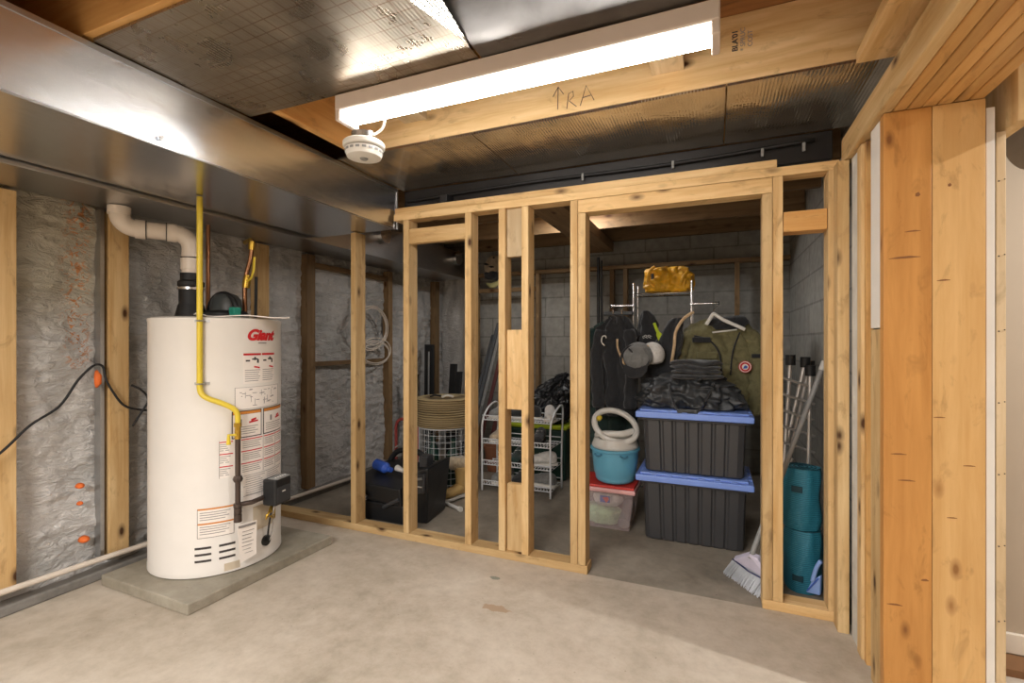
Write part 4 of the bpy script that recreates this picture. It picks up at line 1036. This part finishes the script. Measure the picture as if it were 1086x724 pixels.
# tan trimmed black jacket left of the olive one
jb = empty('black_jacket', (-.24, 3.3, .9))
m = MB(); cloth(m, [(-.16, 3.21, 1.31, .03, .03), (-.19, 3.20, 1.24, .055, .05), (-.23, 3.20, 1.10, .09, .06), (-.27, 3.20, .96, .11, .07), (-.28, 3.20, .88, .10, .06)], 36, .008, 5, 3, 6, 2.4, .01, 9); m.build('jacket_body', F_BLACK, jb, smooth=True)
m = MB(); m.tube(spline([(-.06, 3.17, 1.345), (-.12, 3.15, 1.30), (-.165, 3.14, 1.22), (-.175, 3.13, 1.12), (-.19, 3.12, 1.02)]), .010, 8, flat=.6); m.build('tan_piping', F_TRIM, jb, smooth=True)
jb.location.x -= .05
tag(jb, 'black jacket with tan piping hanging left of the olive parka', 'jacket')
# black coats on the left rail
def coat(x, y, rx, ry, z0, z1, mat, label, seed, par=None):
    c = empty('black_coat', (x, y, z0))
    m = MB(); cloth(m, [(x, y, z1, .03, .03), (x, y, z1-.04, rx*.55, ry*.7), (x, y, z1-.12, rx*.95, ry), (x, y, (z0+z1)/2, rx, ry), (x, y, z0+.1, rx*1.05, ry), (x, y, z0, rx*1.0, ry*.9)], 90, .014, 7, seed, 9, 2.4, .010, 7, -9, .03)
    m.build('coat_body', mat, c, smooth=True)
    for s in (-1, 1):
        pts = [(x+s*rx*.7, y-ry*.6, z1-.10), (x+s*rx*.92, y-ry*.9, z1-.28), (x+s*rx*.85, y-ry*1.05, z1-.48), (x+s*rx*.8, y-ry*1.0, z1-.62)]
        P = spline(pts, 6); MB().tube(P, [.042*(1+.1*math.sin(i*1.7+seed)) for i in range(len(P))], 14).build('sleeve', mat, c, smooth=True)
    tag(c, label, 'coat'); return c
c1 = coat(-.68, 3.42, .19, .07, .36, 1.33, F_BLACKG, 'dark green black coat on the left rail, behind the black jacket', 2)
c2 = coat(-.60, 3.20, .13, .055, .66, 1.34, F_BLACK, 'black coat with a pale curved zip pull, left end of the rail', 5)
m = MB(); m.tube(spline([(-.655, 3.10, 1.135), (-.675, 3.10, 1.16), (-.67, 3.10, 1.195), (-.65, 3.10, 1.20), (-.645, 3.10, 1.185)]), .004, 8); m.build('coat_hook', M_WHITE, c2, smooth=True)
m = MB(); m.tube(spline([(-.575, 3.12, 1.18), (-.57, 3.11, 1.12), (-.545, 3.10, 1.06), (-.52, 3.10, 1.0)]), .007, 8, flat=.5); m.build('drawstring', F_TRIM, c2, smooth=True)
m = MB(); m.box(-.70, -.50, 3.27, 3.33, 1.33, 1.355); m.tube([(-.60, 3.3, 1.345), (-.60, 3.34, 1.38)], .004, 6); hgc = m.build('clip_hanger', M_BLK, None, .004); tag(hgc, 'black clip hanger on the left rail above the black coats', 'hanger')
m = MB(); m.tube([(-.63, 3.265, 1.335), (-.63, 3.262, 1.365)], .006, 8); m.tube([(-.57, 3.265, 1.335), (-.57, 3.262, 1.365)], .006, 8); m.build('clip', M_CHROME, hgc)
# hooded bit, cap, lime strap
m = MB(); cloth(m, [(-.41, 3.26, 1.36, .03, .03), (-.40, 3.26, 1.30, .05, .045), (-.40, 3.26, 1.22, .065, .05), (-.40, 3.26, 1.10, .07, .05), (-.40, 3.26, .95, .07, .05)], 36, .008, 5, 8); hb_ = m.build('black_hood', F_BLACK, smooth=True)
m = MB()
for k in range(5): m.tube(arc((-.418+.011*k, 3.195, 1.185+.006*(k % 2)), .007, 20, 300, 8), .0018, 5)
m.build('embroidery', M_POTTY, hb_)
tag(hb_, 'black hooded top with light embroidery beside the front rack post', 'clothes')
m = MB(); m.tube(spline([(-.355, 3.20, 1.275), (-.325, 3.19, 1.20), (-.29, 3.18, 1.12), (-.27, 3.17, 1.06)]), [.010]*6+[.018]*6+[.026]*6+[.024], 10, flat=.35)
ls_ = tag(m.build('lime_strap', M_LIME, smooth=True), 'lime yellow strap hanging behind the caps', 'strap')
cp = empty('baseball_cap', (-.41, 3.02, 1.0))
cc_ = Vector((-.43, 3.02, 1.06))
def dome(c, rx, ry, rz, tilt, a1=90, a0=-5, seg=32, n=9):
    M_ = Matrix.Translation(c) @ Matrix.Rotation(tilt, 4, 'X')
    return [[M_ @ Vector((rx*math.cos(R(a))*math.cos(t), ry*math.cos(R(a))*math.sin(t), rz*math.sin(R(a)))) for t in [2*PI*k/seg for k in range(seg)]] for a in [a0+(a1-.5-a0)*i/n for i in range(n+1)]]
m = MB(); m.rings(dome(cc_, .092, .098, .08, R(50))); m.build('crown', F_GREY, cp, smooth=True)
m = MB(); m.tube([cc_+Vector((-.015+.085*math.cos(a), -.045+.02*math.sin(a), -.015+.085*math.sin(a))) for a in [2*PI*k/30 for k in range(30)]], .007, 8, closed=True)
m.tube(spline([cc_+Vector((-.05, -.06, .05)), cc_+Vector((.0, -.075, 0)), cc_+Vector((.03, -.065, -.06))]), .006, 8); m.build('sweatband', F_BLACK, cp, smooth=True)
m = MB(); M_ = Matrix.Translation(cc_+Vector((-.01, -.05, -.02))) @ Matrix.Rotation(R(72), 4, 'X')
m.prism([(-.075, -.03), (-.072, -.075), (-.04, -.112), (.0, -.122), (.04, -.112), (.072, -.075), (.075, -.03), (.0, -.055)], -.003, .003, M_); m.build('brim', F_BLACK, cp, .002)
tag(cp, 'dark grey cap seen from below, hanging on the rack post', 'cap')
m = MB(); m.rings(dome(Vector((-.35, 3.08, 1.07)), .075, .06, .085, R(25), 90, -30)); wc = m.build('baseball_cap', F_WHITE, smooth=True)
m = MB(); m.tube(spline([(-.375, 3.015, 1.13), (-.36, 3.01, 1.07), (-.365, 3.01, 1.01)]), .007, 8, flat=.5); m.build('cap_strap', F_TRIM, wc, smooth=True)
tag(wc, 'off white cap behind the dark grey cap', 'cap')
for o in (jk, hg, jb, c1, c2, hgc, hb_, ls_, cp, wc): o.location += Vector((o.location.x*.027, .09, (o.location.z-1.15)*.027))
hg.location.y -= .035
# tall black poles
m = MB(); m.tube([(-.805, 3.60, 0), (-.805, 3.60, 1.785)], .011, 12); tag(m.build('black_pole', M_BLK, smooth='auto'), 'taller of the two black poles left of the coats', 'pole')
m = MB(); m.tube([(-.772, 3.60, 0), (-.782, 3.60, 1.76)], .009, 12); tag(m.build('black_pole', M_BLK, smooth='auto'), 'thinner black pole just right of the tall one', 'pole')

# ------------------------------------------------------------------ right niche: mats, poles, broom, dustpan
def rollmat(name, c, r, z0, z1, label, seed):
    m = MB(); rings = []
    for i in range(15):
        z = z0+(z1-z0)*i/14; e = 1-.10*(abs(i-7)/7)**6; ring = []
        for k in range(40):
            a = 2*PI*k/40; d = .004*noise.noise(Vector((math.cos(a)*2+seed, math.sin(a)*2, z*8)))*3
            ring.append((c[0]+(r*e+d)*math.cos(a), c[1]+(r*e+d)*math.sin(a), z))
        rings.append(ring)
    m.rings(rings); o = m.build(name, F_MAT, smooth='auto')
    m = MB(); t = [(c[0]+(.012+.0085*k/6)*math.cos(k*.6)*(1+k/9), c[1]+(.012+.0085*k/6)*math.sin(k*.6)*(1+k/9), z1+.001) for k in range(34)]
    t = [(c[0]+(.008+(r*.86)*k/60)*math.cos(k*.42), c[1]+(.008+(r*.86)*k/60)*math.sin(k*.42), z1+.001) for k in range(60)]
    m.tube(t, .0022, 5); m.build('spiral_edge', plain('dark_teal', srgb(18, 62, 72), .7), o)
    for zz in ((z1-.09),) if seed == 1 else ((z0+.07), ):
        M_ = Matrix.Translation((c[0]+(r+.002)*math.cos(R(-112)), c[1]+(r+.002)*math.sin(R(-112)), zz)) @ Matrix.Rotation(R(-22), 4, 'Z')
        MB().box(-.022, .022, -.004, .004, -.014, .014, M_).build('mat_tag', plain('dark_teal_tag', srgb(16, 58, 70), .6), o, .002)
    return tag(o, label, 'rolled mat', 'rolled teal mats')
rollmat('rolled_mat', (.384, 2.60), .080, .0, .283, 'lower teal rolled mat standing on the floor by the corner stud', 2)
rollmat('rolled_mat', (.380, 2.60), .079, .287, .565, 'upper teal rolled mat stacked on the other roll', 1)
br_ = empty('broom', (.13, 2.50, 0))
top = Vector((.472, 2.60, 1.058)); hd0 = Vector((.155, 2.455, .155))
m = MB(); m.tube([hd0, top-(top-hd0)*.04], .0115, 12); m.build('handle', M_GREY, br_, smooth='auto')
m = MB(); m.tube([top-(top-hd0)*.045, top], .0135, 12); m.build('grip_cap', M_POTTY, br_, smooth='auto')
m = MB()
front = [(.150, 2.44, .175), (.185, 2.43, .165), (.235, 2.42, .075), (.085, 2.53, .105)]
def quadbox(mb, q, off):
    o = Vector(off); q = [Vector(p) for p in q]; b = len(mb.v); mb.v += [tuple(p) for p in q]+[tuple(p+o) for p in q]
    mb.f += [(0+b, 1+b, 2+b, 3+b), (7+b, 6+b, 5+b, 4+b)]+[(i+b, i+4+b, (i+1) % 4+4+b, (i+1) % 4+b) for i in range(4)]
quadbox(m, front, (.01, .03, .01)); m.build('broom_head', plain('lilac_plastic', srgb(206, 200, 218), .45), br_, .004)
m = MB(); random.seed(2)
a0, a1 = Vector((.085, 2.54, .105)), Vector((.225, 2.43, .075)); b0, b1 = Vector((.040, 2.60, .004)), Vector((.184, 2.405, .004))
for row in range(4):
    for k in range(46):
        t = k/45+random.uniform(-.008, .008); o = Vector((.006*row, .008*row, .0)); p = a0.lerp(a1, t)+o; q = b0.lerp(b1, t)+o*1.2+Vector((random.uniform(-.005, .005), random.uniform(-.005, .005), 0))
        mid_ = p.lerp(q, .5)+Vector((0, -.006, .006)); m.tube([p, mid_, q], .0019, 4)
m.build('bristles', M_BRIST, br_)
m = MB(); m.tube([a0+Vector((-.002, -.008, .002)), a0.lerp(a1, .5)+Vector((-.004, -.012, -.004)), a1+Vector((0, -.006, 0))], .004, 6); m.build('dark_band', plain('navy_print', srgb(44, 46, 90), .5), br_, smooth=True)
tag(br_, 'broom with grey handle and pale bristles leaning behind the stud', 'broom')
dp = empty('dustpan', (.41, 2.46, .04))
m = MB(); quadbox(m, [(.375, 2.455, .044), (.425, 2.445, .044), (.428, 2.44, .135), (.395, 2.45, .10)], (.008, .010, .003)); m.build('pan', M_PERI, dp, .003)
m = MB(); m.tube(spline([(.398, 2.448, .10), (.412, 2.44, .165), (.428, 2.435, .20)]), .009, 8); m.build('pan_handle', M_PERI, dp, smooth=True)
m = MB(); m.tube([(.378, 2.448, .055), (.418, 2.436, .12)], .003, 6); m.build('pan_lip', M_BLUE, dp)
tag(dp, 'pale blue dustpan propped by the rolled mat and corner stud', 'dustpan')
# folded frame poles
fp = empty('folding_frame', (.35, 2.75, 0))
for (a, b_) in (((.22, 2.78, .02), (.425, 2.80, 1.05)), ((.25, 2.82, .02), (.45, 2.84, 1.03)), ((.30, 2.76, .02), (.36, 2.80, 1.06)), ((.42, 2.74, .02), (.44, 2.76, 1.0))):
    MB().tube([a, b_], .010, 12).build('pole', M_PEWTER, fp, smooth='auto')
m = MB()
for z in (.62, .70, .78, .86, .94): MB().tube([(.30+.05*(z-.7), 2.75, z+.03), (.46, 2.77, z-.02)], .0065, 8).build('cross_bar', M_PEWTER, fp, smooth='auto')
for z in (.12, .24, .36, .48): MB().tube([(.22+.18*z, 2.76, z), (.28+.18*z, 2.78, z+.08)], .0065, 8).build('cross_bar', M_PEWTER, fp, smooth='auto')
for p in ((.425, 2.80, 1.05), (.36, 2.80, 1.06), (.45, 2.84, 1.03), (.44, 2.76, 1.01)): MB().tube([Vector(p)-Vector((0, 0, .03)), Vector(p)+Vector((0, 0, .022))], .023, 10).build('rubber_foot', M_BLK2, fp, smooth='auto')
tag(fp, 'folded metal pole frame with black end caps behind the rolled mats', 'folding frame')

# ------------------------------------------------------------------ storage left: shoe rack and shoes
sr = empty('shoe_rack', (-1.37, 3.48, 0))
XL, XR, Y0_, Y1_ = -1.655, -1.10, 3.34, 3.62
for x, s in ((XL, 1), (XR, 1)):
    m = MB(); m.tube(spline([(x, Y0_, 0), (x, Y0_, .25), (x, Y0_, .50), (x+.01, Y0_+.03, .59), (x+.02, Y0_+.10, .645), (x+.02, Y1_-.07, .66), (x+.01, Y1_, .60), (x, Y1_, .3), (x, Y1_, 0)], 5), .0075, 8); m.build('side_frame', M_WIRE, sr, smooth=True)
for z in (.045, .20, .365, .545):
    m = MB()
    for y in (Y0_+.01, Y0_+.10, Y0_+.19, Y1_-.01): m.tube([(XL, y, z), (XR, y, z)], .004, 6)
    m.tube([(XL, Y0_, z+.035), (XR, Y0_, z+.035)], .004, 6); m.tube([(XL, Y1_, z+.035), (XR, Y1_, z+.035)], .004, 6)
    for k in range(24):
        x = XL+.01+k*(XR-XL-.02)/23; m.tube([(x, Y0_, z+.035), (x+.012, Y0_, z), (x+.012, Y1_, z)], .0022, 4)
    m.build('wire_shelf', M_WIRE, sr)
tag(sr, 'white wire shoe rack of four shelves behind the partition', 'shoe rack')
def shoe(x, y, z, rz, mat, label, L=.26, hi=False, w=.045, sole=M_WHITE):
    s = empty('boot' if hi else 'shoe', (x, y, z)); M_ = Matrix.Translation((x, y, z)) @ Matrix.Rotation(rz, 4, 'Z')
    mb = MB(); rings = []
    prof = [(-.48, .55, .62), (-.42, .85, .9), (-.25, .95, 1.0), (-.05, .9, .85), (.15, 1.0, .62), (.35, 1.05, .5), (.46, .8, .42), (.5, .4, .25)]
    for t, ww, hh in prof:
        hh = hh*.085+.012; ww_ = ww*w
        rings.append([M_ @ Vector((ww_*math.cos(a)*(1 if a < PI else 1), t*L, max(0, hh*(.5+.5*math.sin(a)))+.014)) for a in [2*PI*k/16 for k in range(16)]])
    mb.rings(rings); mb.build('upper', mat, s, smooth=True, sub=1)
    mb = MB(); out = [(-.5, .5), (-.3, .95), (0, .85), (.25, 1.1), (.42, .95), (.52, .4)]
    poly = [(ww*w, t*L) for t, ww in out]+[(-ww*w, t*L) for t, ww in reversed(out)]
    mb.prism(poly, 0, .018, M_); mb.build('sole', sole, s, .003)
    if hi:
        mb = MB(); mb.rings([[M_ @ Vector((w*.95*q*math.cos(a), -.27*L+.06*q*math.sin(a), zz)) for a in [2*PI*k/18 for k in range(18)]] for zz, q in ((.06, 1), (.12, .95), (.18, 1.05), (.215, 1.15))]); mb.build('shaft', mat, s, smooth=True)
    else:
        mb = MB()
        for k in range(3): mb.tube([M_ @ Vector((-.022, .0+.028*k, .088-.012*k)), M_ @ Vector((.022, .01+.028*k, .088-.012*k))], .0025, 5)
        mb.build('laces', M_POTTY, s)
    tag(s, label, 'boot' if hi else 'shoe'); return s
shoe(-1.56, 3.50, .551, R(165), F_GREY, 'grey shoe at the left end of the top rack shelf')
shoe(-1.35, 3.48, .551, R(100), F_BLACK, 'black sneaker with white sole on the right of the top rack shelf')
shoe(-1.155, 3.50, .551, R(200), F_WHITE, 'white sneaker standing at the right end of the top rack shelf')
shoe(-1.56, 3.48, .371, R(175), F_SUEDE, 'beige shoe at the left end of the second rack shelf')
shoe(-1.24, 3.50, .371, R(190), F_BLACK, 'black shoe on the right of the second rack shelf', sole=M_BLK)
shoe(-1.22, 3.47, .206, R(110), F_WHITE, 'white shoe at the right of the third rack shelf')
shoe(-1.42, 3.50, .206, R(185), F_BLACKG, 'dark green shoe in the middle of the third rack shelf', sole=M_BLK)
shoe(-1.54, 3.48, .051, R(170), F_GREY, 'grey shoe at the left of the lowest rack shelf')
shoe(-1.22, 3.48, .051, R(80), F_GREY, 'grey and white shoe at the right of the lowest rack shelf')
shoe(-1.38, 3.49, .051, R(175), F_BLACK, 'black shoe in the middle of the lowest rack shelf', sole=M_BLK)
m = MB(); m.lathe([(.07, 0), (.10, .20), (.108, .20), (.108, .225), (.095, .225), (.09, .19), (.06, .02)], (-1.80, 3.90, .0), 28)
tag(m.build('terracotta_pot', M_TERRA, smooth='auto'), 'terracotta pot standing behind the left side of the shoe rack', 'pot')
gb = empty('green_bin', (-1.35, 3.95, 0))
MB().box(-1.62, -1.12, 3.80, 4.15, .001, .42).build('bin', M_GREEN, gb, .02, bseg=3); MB().box(-1.63, -1.11, 3.79, 4.16, .421, .45).build('lid', M_LIME, gb, .008)
tag(gb, 'dark green bin with a lime lid behind the shoe rack', 'storage bin')
m = MB(); cloth(m, [(-1.33, 3.96, .452, .14, .12), (-1.33, 3.96, .50, .19, .15), (-1.32, 3.96, .60, .20, .15), (-1.27, 3.96, .72, .16, .13), (-1.22, 3.96, .82, .09, .08), (-1.2, 3.96, .87, .03, .03)], 96, .010, 9, 3, 7, 2.2, .03, 16, .453, .05)
tag(m.build('plastic_sack', fabric('black_film', srgb(30, 31, 34), .22, 0, 10, 1.0), smooth=True, sub=1), 'crumpled shiny black plastic sack on the green bin', 'bag')
# leaning boards
def lean(name, x0, x1, y0, y1, z1, w, mat, label, cat='board', t=.02):
    M_ = Matrix.Translation((x0, y0, 0)); d = Vector((x1-x0, y1-y0, z1)); 
    m = MB(); q = [Vector((x0-w/2, y0, .0)), Vector((x0+w/2, y0, .0)), Vector((x1+w/2, y1, z1)), Vector((x1-w/2, y1, z1))]
    quadbox(m, q, (0, t, 0)); return tag(m.build(name, mat, None, .002), label, cat)
M_MAR = plain('maroon_paint', srgb(92, 48, 46), .5); M_SLATE = plain('slate_paint', srgb(84, 88, 92), .5)
lean('leaning_board', -2.25, -2.02, 4.15, 4.44, 1.34, .035, M_SLATE, 'tallest slate grey board leaning left of the shoe rack')
lean('leaning_board', -2.19, -1.98, 4.12, 4.42, 1.30, .03, M_GREY, 'light grey board leaning between slate and maroon ones')
lean('leaning_board', -2.10, -1.94, 4.09, 4.40, 1.16, .035, M_MAR, 'left maroon board leaning behind the shoe rack')
lean('leaning_board', -1.98, -1.88, 4.07, 4.40, .95, .04, M_MAR, 'right shorter maroon board leaning behind the shoe rack')
lean('leaning_board', -2.32, -2.09, 4.18, 4.46, 1.22, .03, M_SLATE, 'leftmost shorter slate board leaning by the corner')
# dark boards against the foam
lean('dark_panel', -2.60, -2.64, 4.05, 4.12, 1.12, .10, M_BLK, 'tall black panel with a pale edge behind the woven coil', 'panel', .03)
lean('dark_panel', -2.38, -2.36, 4.05, 4.12, .93, .07, M_BLK, 'shorter black panel behind the right of the woven coil', 'panel', .03)
lean('dark_panel', -2.30, -2.26, 4.0, 4.06, .86, .05, M_BLK, 'narrow black panel next to the shorter black one', 'panel', .03)
lean('dark_panel', -2.66, -2.62, 3.75, 3.82, .84, .09, M_BLK2, 'low black panel at the left of the woven coil', 'panel', .03)
tag(MB().tube([(-2.59, 4.03, .0), (-2.60, 4.06, 1.05)], .008, 8).build('grey_rod', M_GREY, smooth='auto'), 'thin grey rod in front of the tall black panel', 'rod')
# woven coil drum on wire basket
kx, ky = -1.99, 3.35
wb = empty('wire_basket', (kx, ky, 0))
m = MB(); RB = .21
for k in range(30):
    a = 2*PI*k/30; m.tube([(kx+RB*math.cos(a), ky+RB*math.sin(a), z_) for z_ in (.0, .25, .475)], .0017, 5)
for z in [.005+.047*i for i in range(11)]:
    m.tube([(kx+RB*math.cos(a), ky+RB*math.sin(a), z) for a in [2*PI*k/36 for k in range(36)]], .0017, 5, closed=True)
m.build('wire_mesh', M_WIRE, wb)
MB().tube([(kx+(RB+.002)*math.cos(a), ky+(RB+.002)*math.sin(a), .477) for a in [2*PI*k/40 for k in range(40)]], .006, 6, closed=True).build('rim', M_WIRE, wb, smooth=True)
tag(wb, 'white wire net basket below the woven coil', 'basket')
m = MB()
for k in range(11):
    z = .495+k*.0200; m.tube([(kx+.222*math.cos(a), ky+.222*math.sin(a), z) for a in [2*PI*j/44 for j in range(44)]], .0115, 8, closed=True)
m.lathe([(.215, .488), (.22, .495), (.22, .70), (.10, .715), (.02, .72)], (kx, ky, 0), 44)
kd = m.build('woven_coil', M_CORD, smooth='auto')
tag(kd, 'tan drum of coiled cord standing on the white wire basket', 'coil')
tag(MB().tube(spline([(kx-.05, ky-.14, .722), (kx+.0, ky-.16, .735), (kx+.03, ky-.12, .727)]), .008, 8).build('small_hook', M_BLK, smooth=True), 'small dark hook lying on top of the tan coil', 'hook')
tag(MB().tube(spline([(kx+.06, ky-.15, .722), (kx+.10, ky-.14, .735), (kx+.13, ky-.10, .722)]), .009, 8).build('small_clip', M_POTTY, smooth=True), 'small pale clip lying on top of the tan coil', 'clip')
# things in the basket area: bottles behind netting
for x, y, h_, l in ((-2.06, 3.28, .40, 'left dark green bottle inside the wire basket'), (-1.90, 3.32, .38, 'right dark green bottle inside the wire basket')):
    m = MB(); m.lathe([(.045, 0), (.05, .01), (.05, h_*.7), (.02, h_*.82), (.02, h_*.95), (.024, h_*.95), (.024, h_)], (x, y, .004), 20); tag(m.build('bottle', M_GREEN, smooth='auto'), l, 'bottle')
# red hooked handle truck
ht = empty('hand_truck', (-2.45, 3.45, 0))
m = MB(); m.tube(spline([(-2.52, 3.42, 0), (-2.52, 3.42, .30), (-2.52, 3.42, .42), (-2.49, 3.42, .475), (-2.43, 3.42, .49), (-2.38, 3.42, .49)]), .013, 10); m.tube([(-2.36, 3.42, .49), (-2.30, 3.42, .46), (-2.29, 3.42, 0)], .013, 10); m.build('frame', M_PINK, ht, smooth=True)
m = MB()
for z in (.16, .20, .24): m.tube([(-2.52, 3.405, z), (-2.49, 3.405, z+.02)], .006, 6)
m.tube([(-2.52, 3.42, .12), (-2.29, 3.42, .12)], .008, 8); m.build('wrapping', M_POTTY, ht, smooth=True)
tag(ht, 'faded red curved tube handle behind the black tool chest', 'handle')
# tool chest
tc_ = empty('tool_chest', (-1.9, 2.68, 0))
MB().box(-2.10, -1.785, 2.50, 2.86, .001, .12).build('lower_case', M_BLK, tc_, .012)
m = MB(); m.v += [(-2.14, 2.48, .14), (-1.785, 2.48, .12), (-1.785, 2.86, .12), (-2.14, 2.86, .14), (-2.18, 2.46, .25), (-1.785, 2.46, .235), (-1.785, 2.90, .29), (-2.18, 2.90, .30)]
m.f += [(3, 2, 1, 0), (4, 5, 6, 7), (0, 1, 5, 4), (1, 2, 6, 5), (2, 3, 7, 6), (3, 0, 4, 7)]; m.build('upper_tray', M_BLK, tc_, .010)
m = MB(); m.tube(spline([(-2.16, 2.86, .29), (-2.10, 2.88, .36), (-1.95, 2.88, .37), (-1.86, 2.87, .33), (-1.79, 2.86, .30)]), .02, 8); m.build('tray_back', M_BLK, tc_, smooth=True)
m = MB(); m.tube([(-1.93, 2.49, .10), (-1.80, 2.475, .17)], .014, 8); m.build('latch_arm', M_CHAR, tc_, smooth='auto')
m = MB(); m.tube([(-2.10, 2.47, .19), (-2.03, 2.455, .16)], .012, 8); m.build('latch', M_CHROME, tc_, smooth='auto')
tag(tc_, 'open black tool chest on the floor between the first studs', 'tool chest')
m = MB(); m.tube([(-2.12, 2.66, .315), (-2.02, 2.63, .305), (-2.00, 2.63, .30), (-1.97, 2.62, .30)], [.036, .036, .02, .016], 16); bo = m.build('blue_bottle', M_BLUE, smooth='auto'); tag(bo, 'blue spray bottle lying in the open tool chest', 'bottle')
m = MB(); m.tube([(-1.95, 2.66, .305), (-1.88, 2.63, .30)], [.022, .012], 12); tag(m.build('white_bulb', M_POTTY, smooth='auto'), 'pale small nozzle beside the blue bottle', 'nozzle')
hc = empty('hard_case', (-1.66, 2.65, 0))
m = MB(); m.v += [(-1.755, 2.56, .001), (-1.665, 2.58, .001), (-1.70, 2.86, .001), (-1.755, 2.86, .001), (-1.76, 2.50, .33), (-1.625, 2.53, .37), (-1.655, 2.86, .37), (-1.755, 2.86, .33)]
m.f += [(3, 2, 1, 0), (4, 5, 6, 7), (0, 1, 5, 4), (1, 2, 6, 5), (2, 3, 7, 6), (3, 0, 4, 7)]; m.build('case_shell', M_BLK, hc, .012)
Mh = Matrix(((1, 0, 0, 0), (0, 0, -1, 0), (0, 1, 0, 0), (0, 0, 0, 1)))
m = MB(); m.prism([(-1.725, .20), (-1.650, .21), (-1.64, .335), (-1.715, .325)], -2.535, -2.515, Mh); m.build('latch_plate', M_CHAR, hc, .005)
m = MB(); m.tube([(-1.705, 2.508, .295), (-1.655, 2.508, .305)], .008, 8); m.build('latch_handle', M_GREY, hc, smooth='auto')
MB().box(-1.70, -1.66, 2.510, 2.515, .248, .254).build('latch_badge', M_POTTY, hc)
MB().box(-1.74, -1.68, 2.60, 2.68, .345, .42).build('battery', M_CHAR, hc, .008)
tag(hc, 'black hard case with grey latch standing right of the tool chest', 'case')
bt = shoe(-1.74, 3.08, .012, R(160), M_TAN, 'tan work boot with pale fleece cuff on the floor by the case', L=.24, hi=True, w=.05, sole=M_POTTY)
m = MB(); cloth(m, [(-1.755, 3.14, .205, .055, .055), (-1.755, 3.14, .235, .085, .07), (-1.755, 3.14, .275, .08, .065), (-1.755, 3.14, .29, .04, .04)], 28, .008, 5, 1, 4, 2, .015, 16); 
o = m.build('cuff', fabric('fleece', srgb(182, 166, 140)), bt, smooth=True)
m = MB(); m.tube([(-1.83, 2.98, .014), (-1.58, 2.86, .014)], .011, 10); m.tube([(-1.60, 2.87, .014), (-1.575, 2.858, .014)], .017, 10)
tag(m.build('white_rod', M_POTTY, smooth='auto'), 'short white rod lying on the floor in front of the boot', 'rod')
# hanging gloves / mask group on the back wall
hm = empty('hanging_mask', (-1.99, 4.25, 1.75))
m = MB(); m.rings([[(-1.975+rx*math.cos(t), 4.26-.03*math.sin(R(8*i)), 0) for t in [0]] for i, rx in ((0, 1),)]) if False else None
m = MB(); prof = [(1.815, .02), (1.825, .06), (1.86, .085), (1.91, .092), (1.96, .075), (1.99, .045), (2.0, .015)]
m.rings([[(-1.985+(z-1.9)*.25+r*math.cos(t), 4.24+r*.7*math.sin(t), z) for t in [2*PI*k/24 for k in range(24)]] for z, r in prof]); m.build('mask_shell', F_SUEDE, hm, smooth=True)
m = MB()
for (x, z, a, r) in ((-2.03, 1.905, .03, .012), (-1.97, 1.875, .03, .012), (-1.945, 1.965, .012, .010)):
    m.tube([(x-a, 4.18, z+.004), (x, 4.175, z), (x+a, 4.18, z-.004)], [.004, r, .004], 8)
m.build('eye_hole', M_BLK, hm, smooth=True)
m = MB(); cloth(m, [(-1.99, 4.25, 1.745, .05, .04), (-1.99, 4.25, 1.76, .08, .06), (-1.99, 4.25, 1.81, .085, .06), (-1.985, 4.25, 1.83, .06, .05)], 28, .005, 5, 2); m.build('dark_collar', F_BLACK, hm, smooth=True)
tag(hm, 'beige face mask with dark collar hung high behind the studs', 'mask')
m = MB(); m.tube(spline([(-2.07, 4.22, 1.745), (-2.0, 4.2, 1.715), (-1.93, 4.2, 1.74), (-1.91, 4.2, 1.79)]), [.006, .01, .014, .018, .022, .024, .026, .028, .028, .028, .026, .024, .022, .018, .014, .010, .008, .006, .004], 10, flat=.5)
cs_ = tag(m.build('cream_crescent', plain('cream_yellow', srgb(206, 200, 140), .5), smooth=True), 'cream crescent shaped piece below the hanging beige mask', 'crescent')

hm.location += Vector((hm.location.x*.06, .25, (hm.location.z-1.15)*.06)); cs_.location = Vector((cs_.location.x*1.06, 4.50, 1.702))
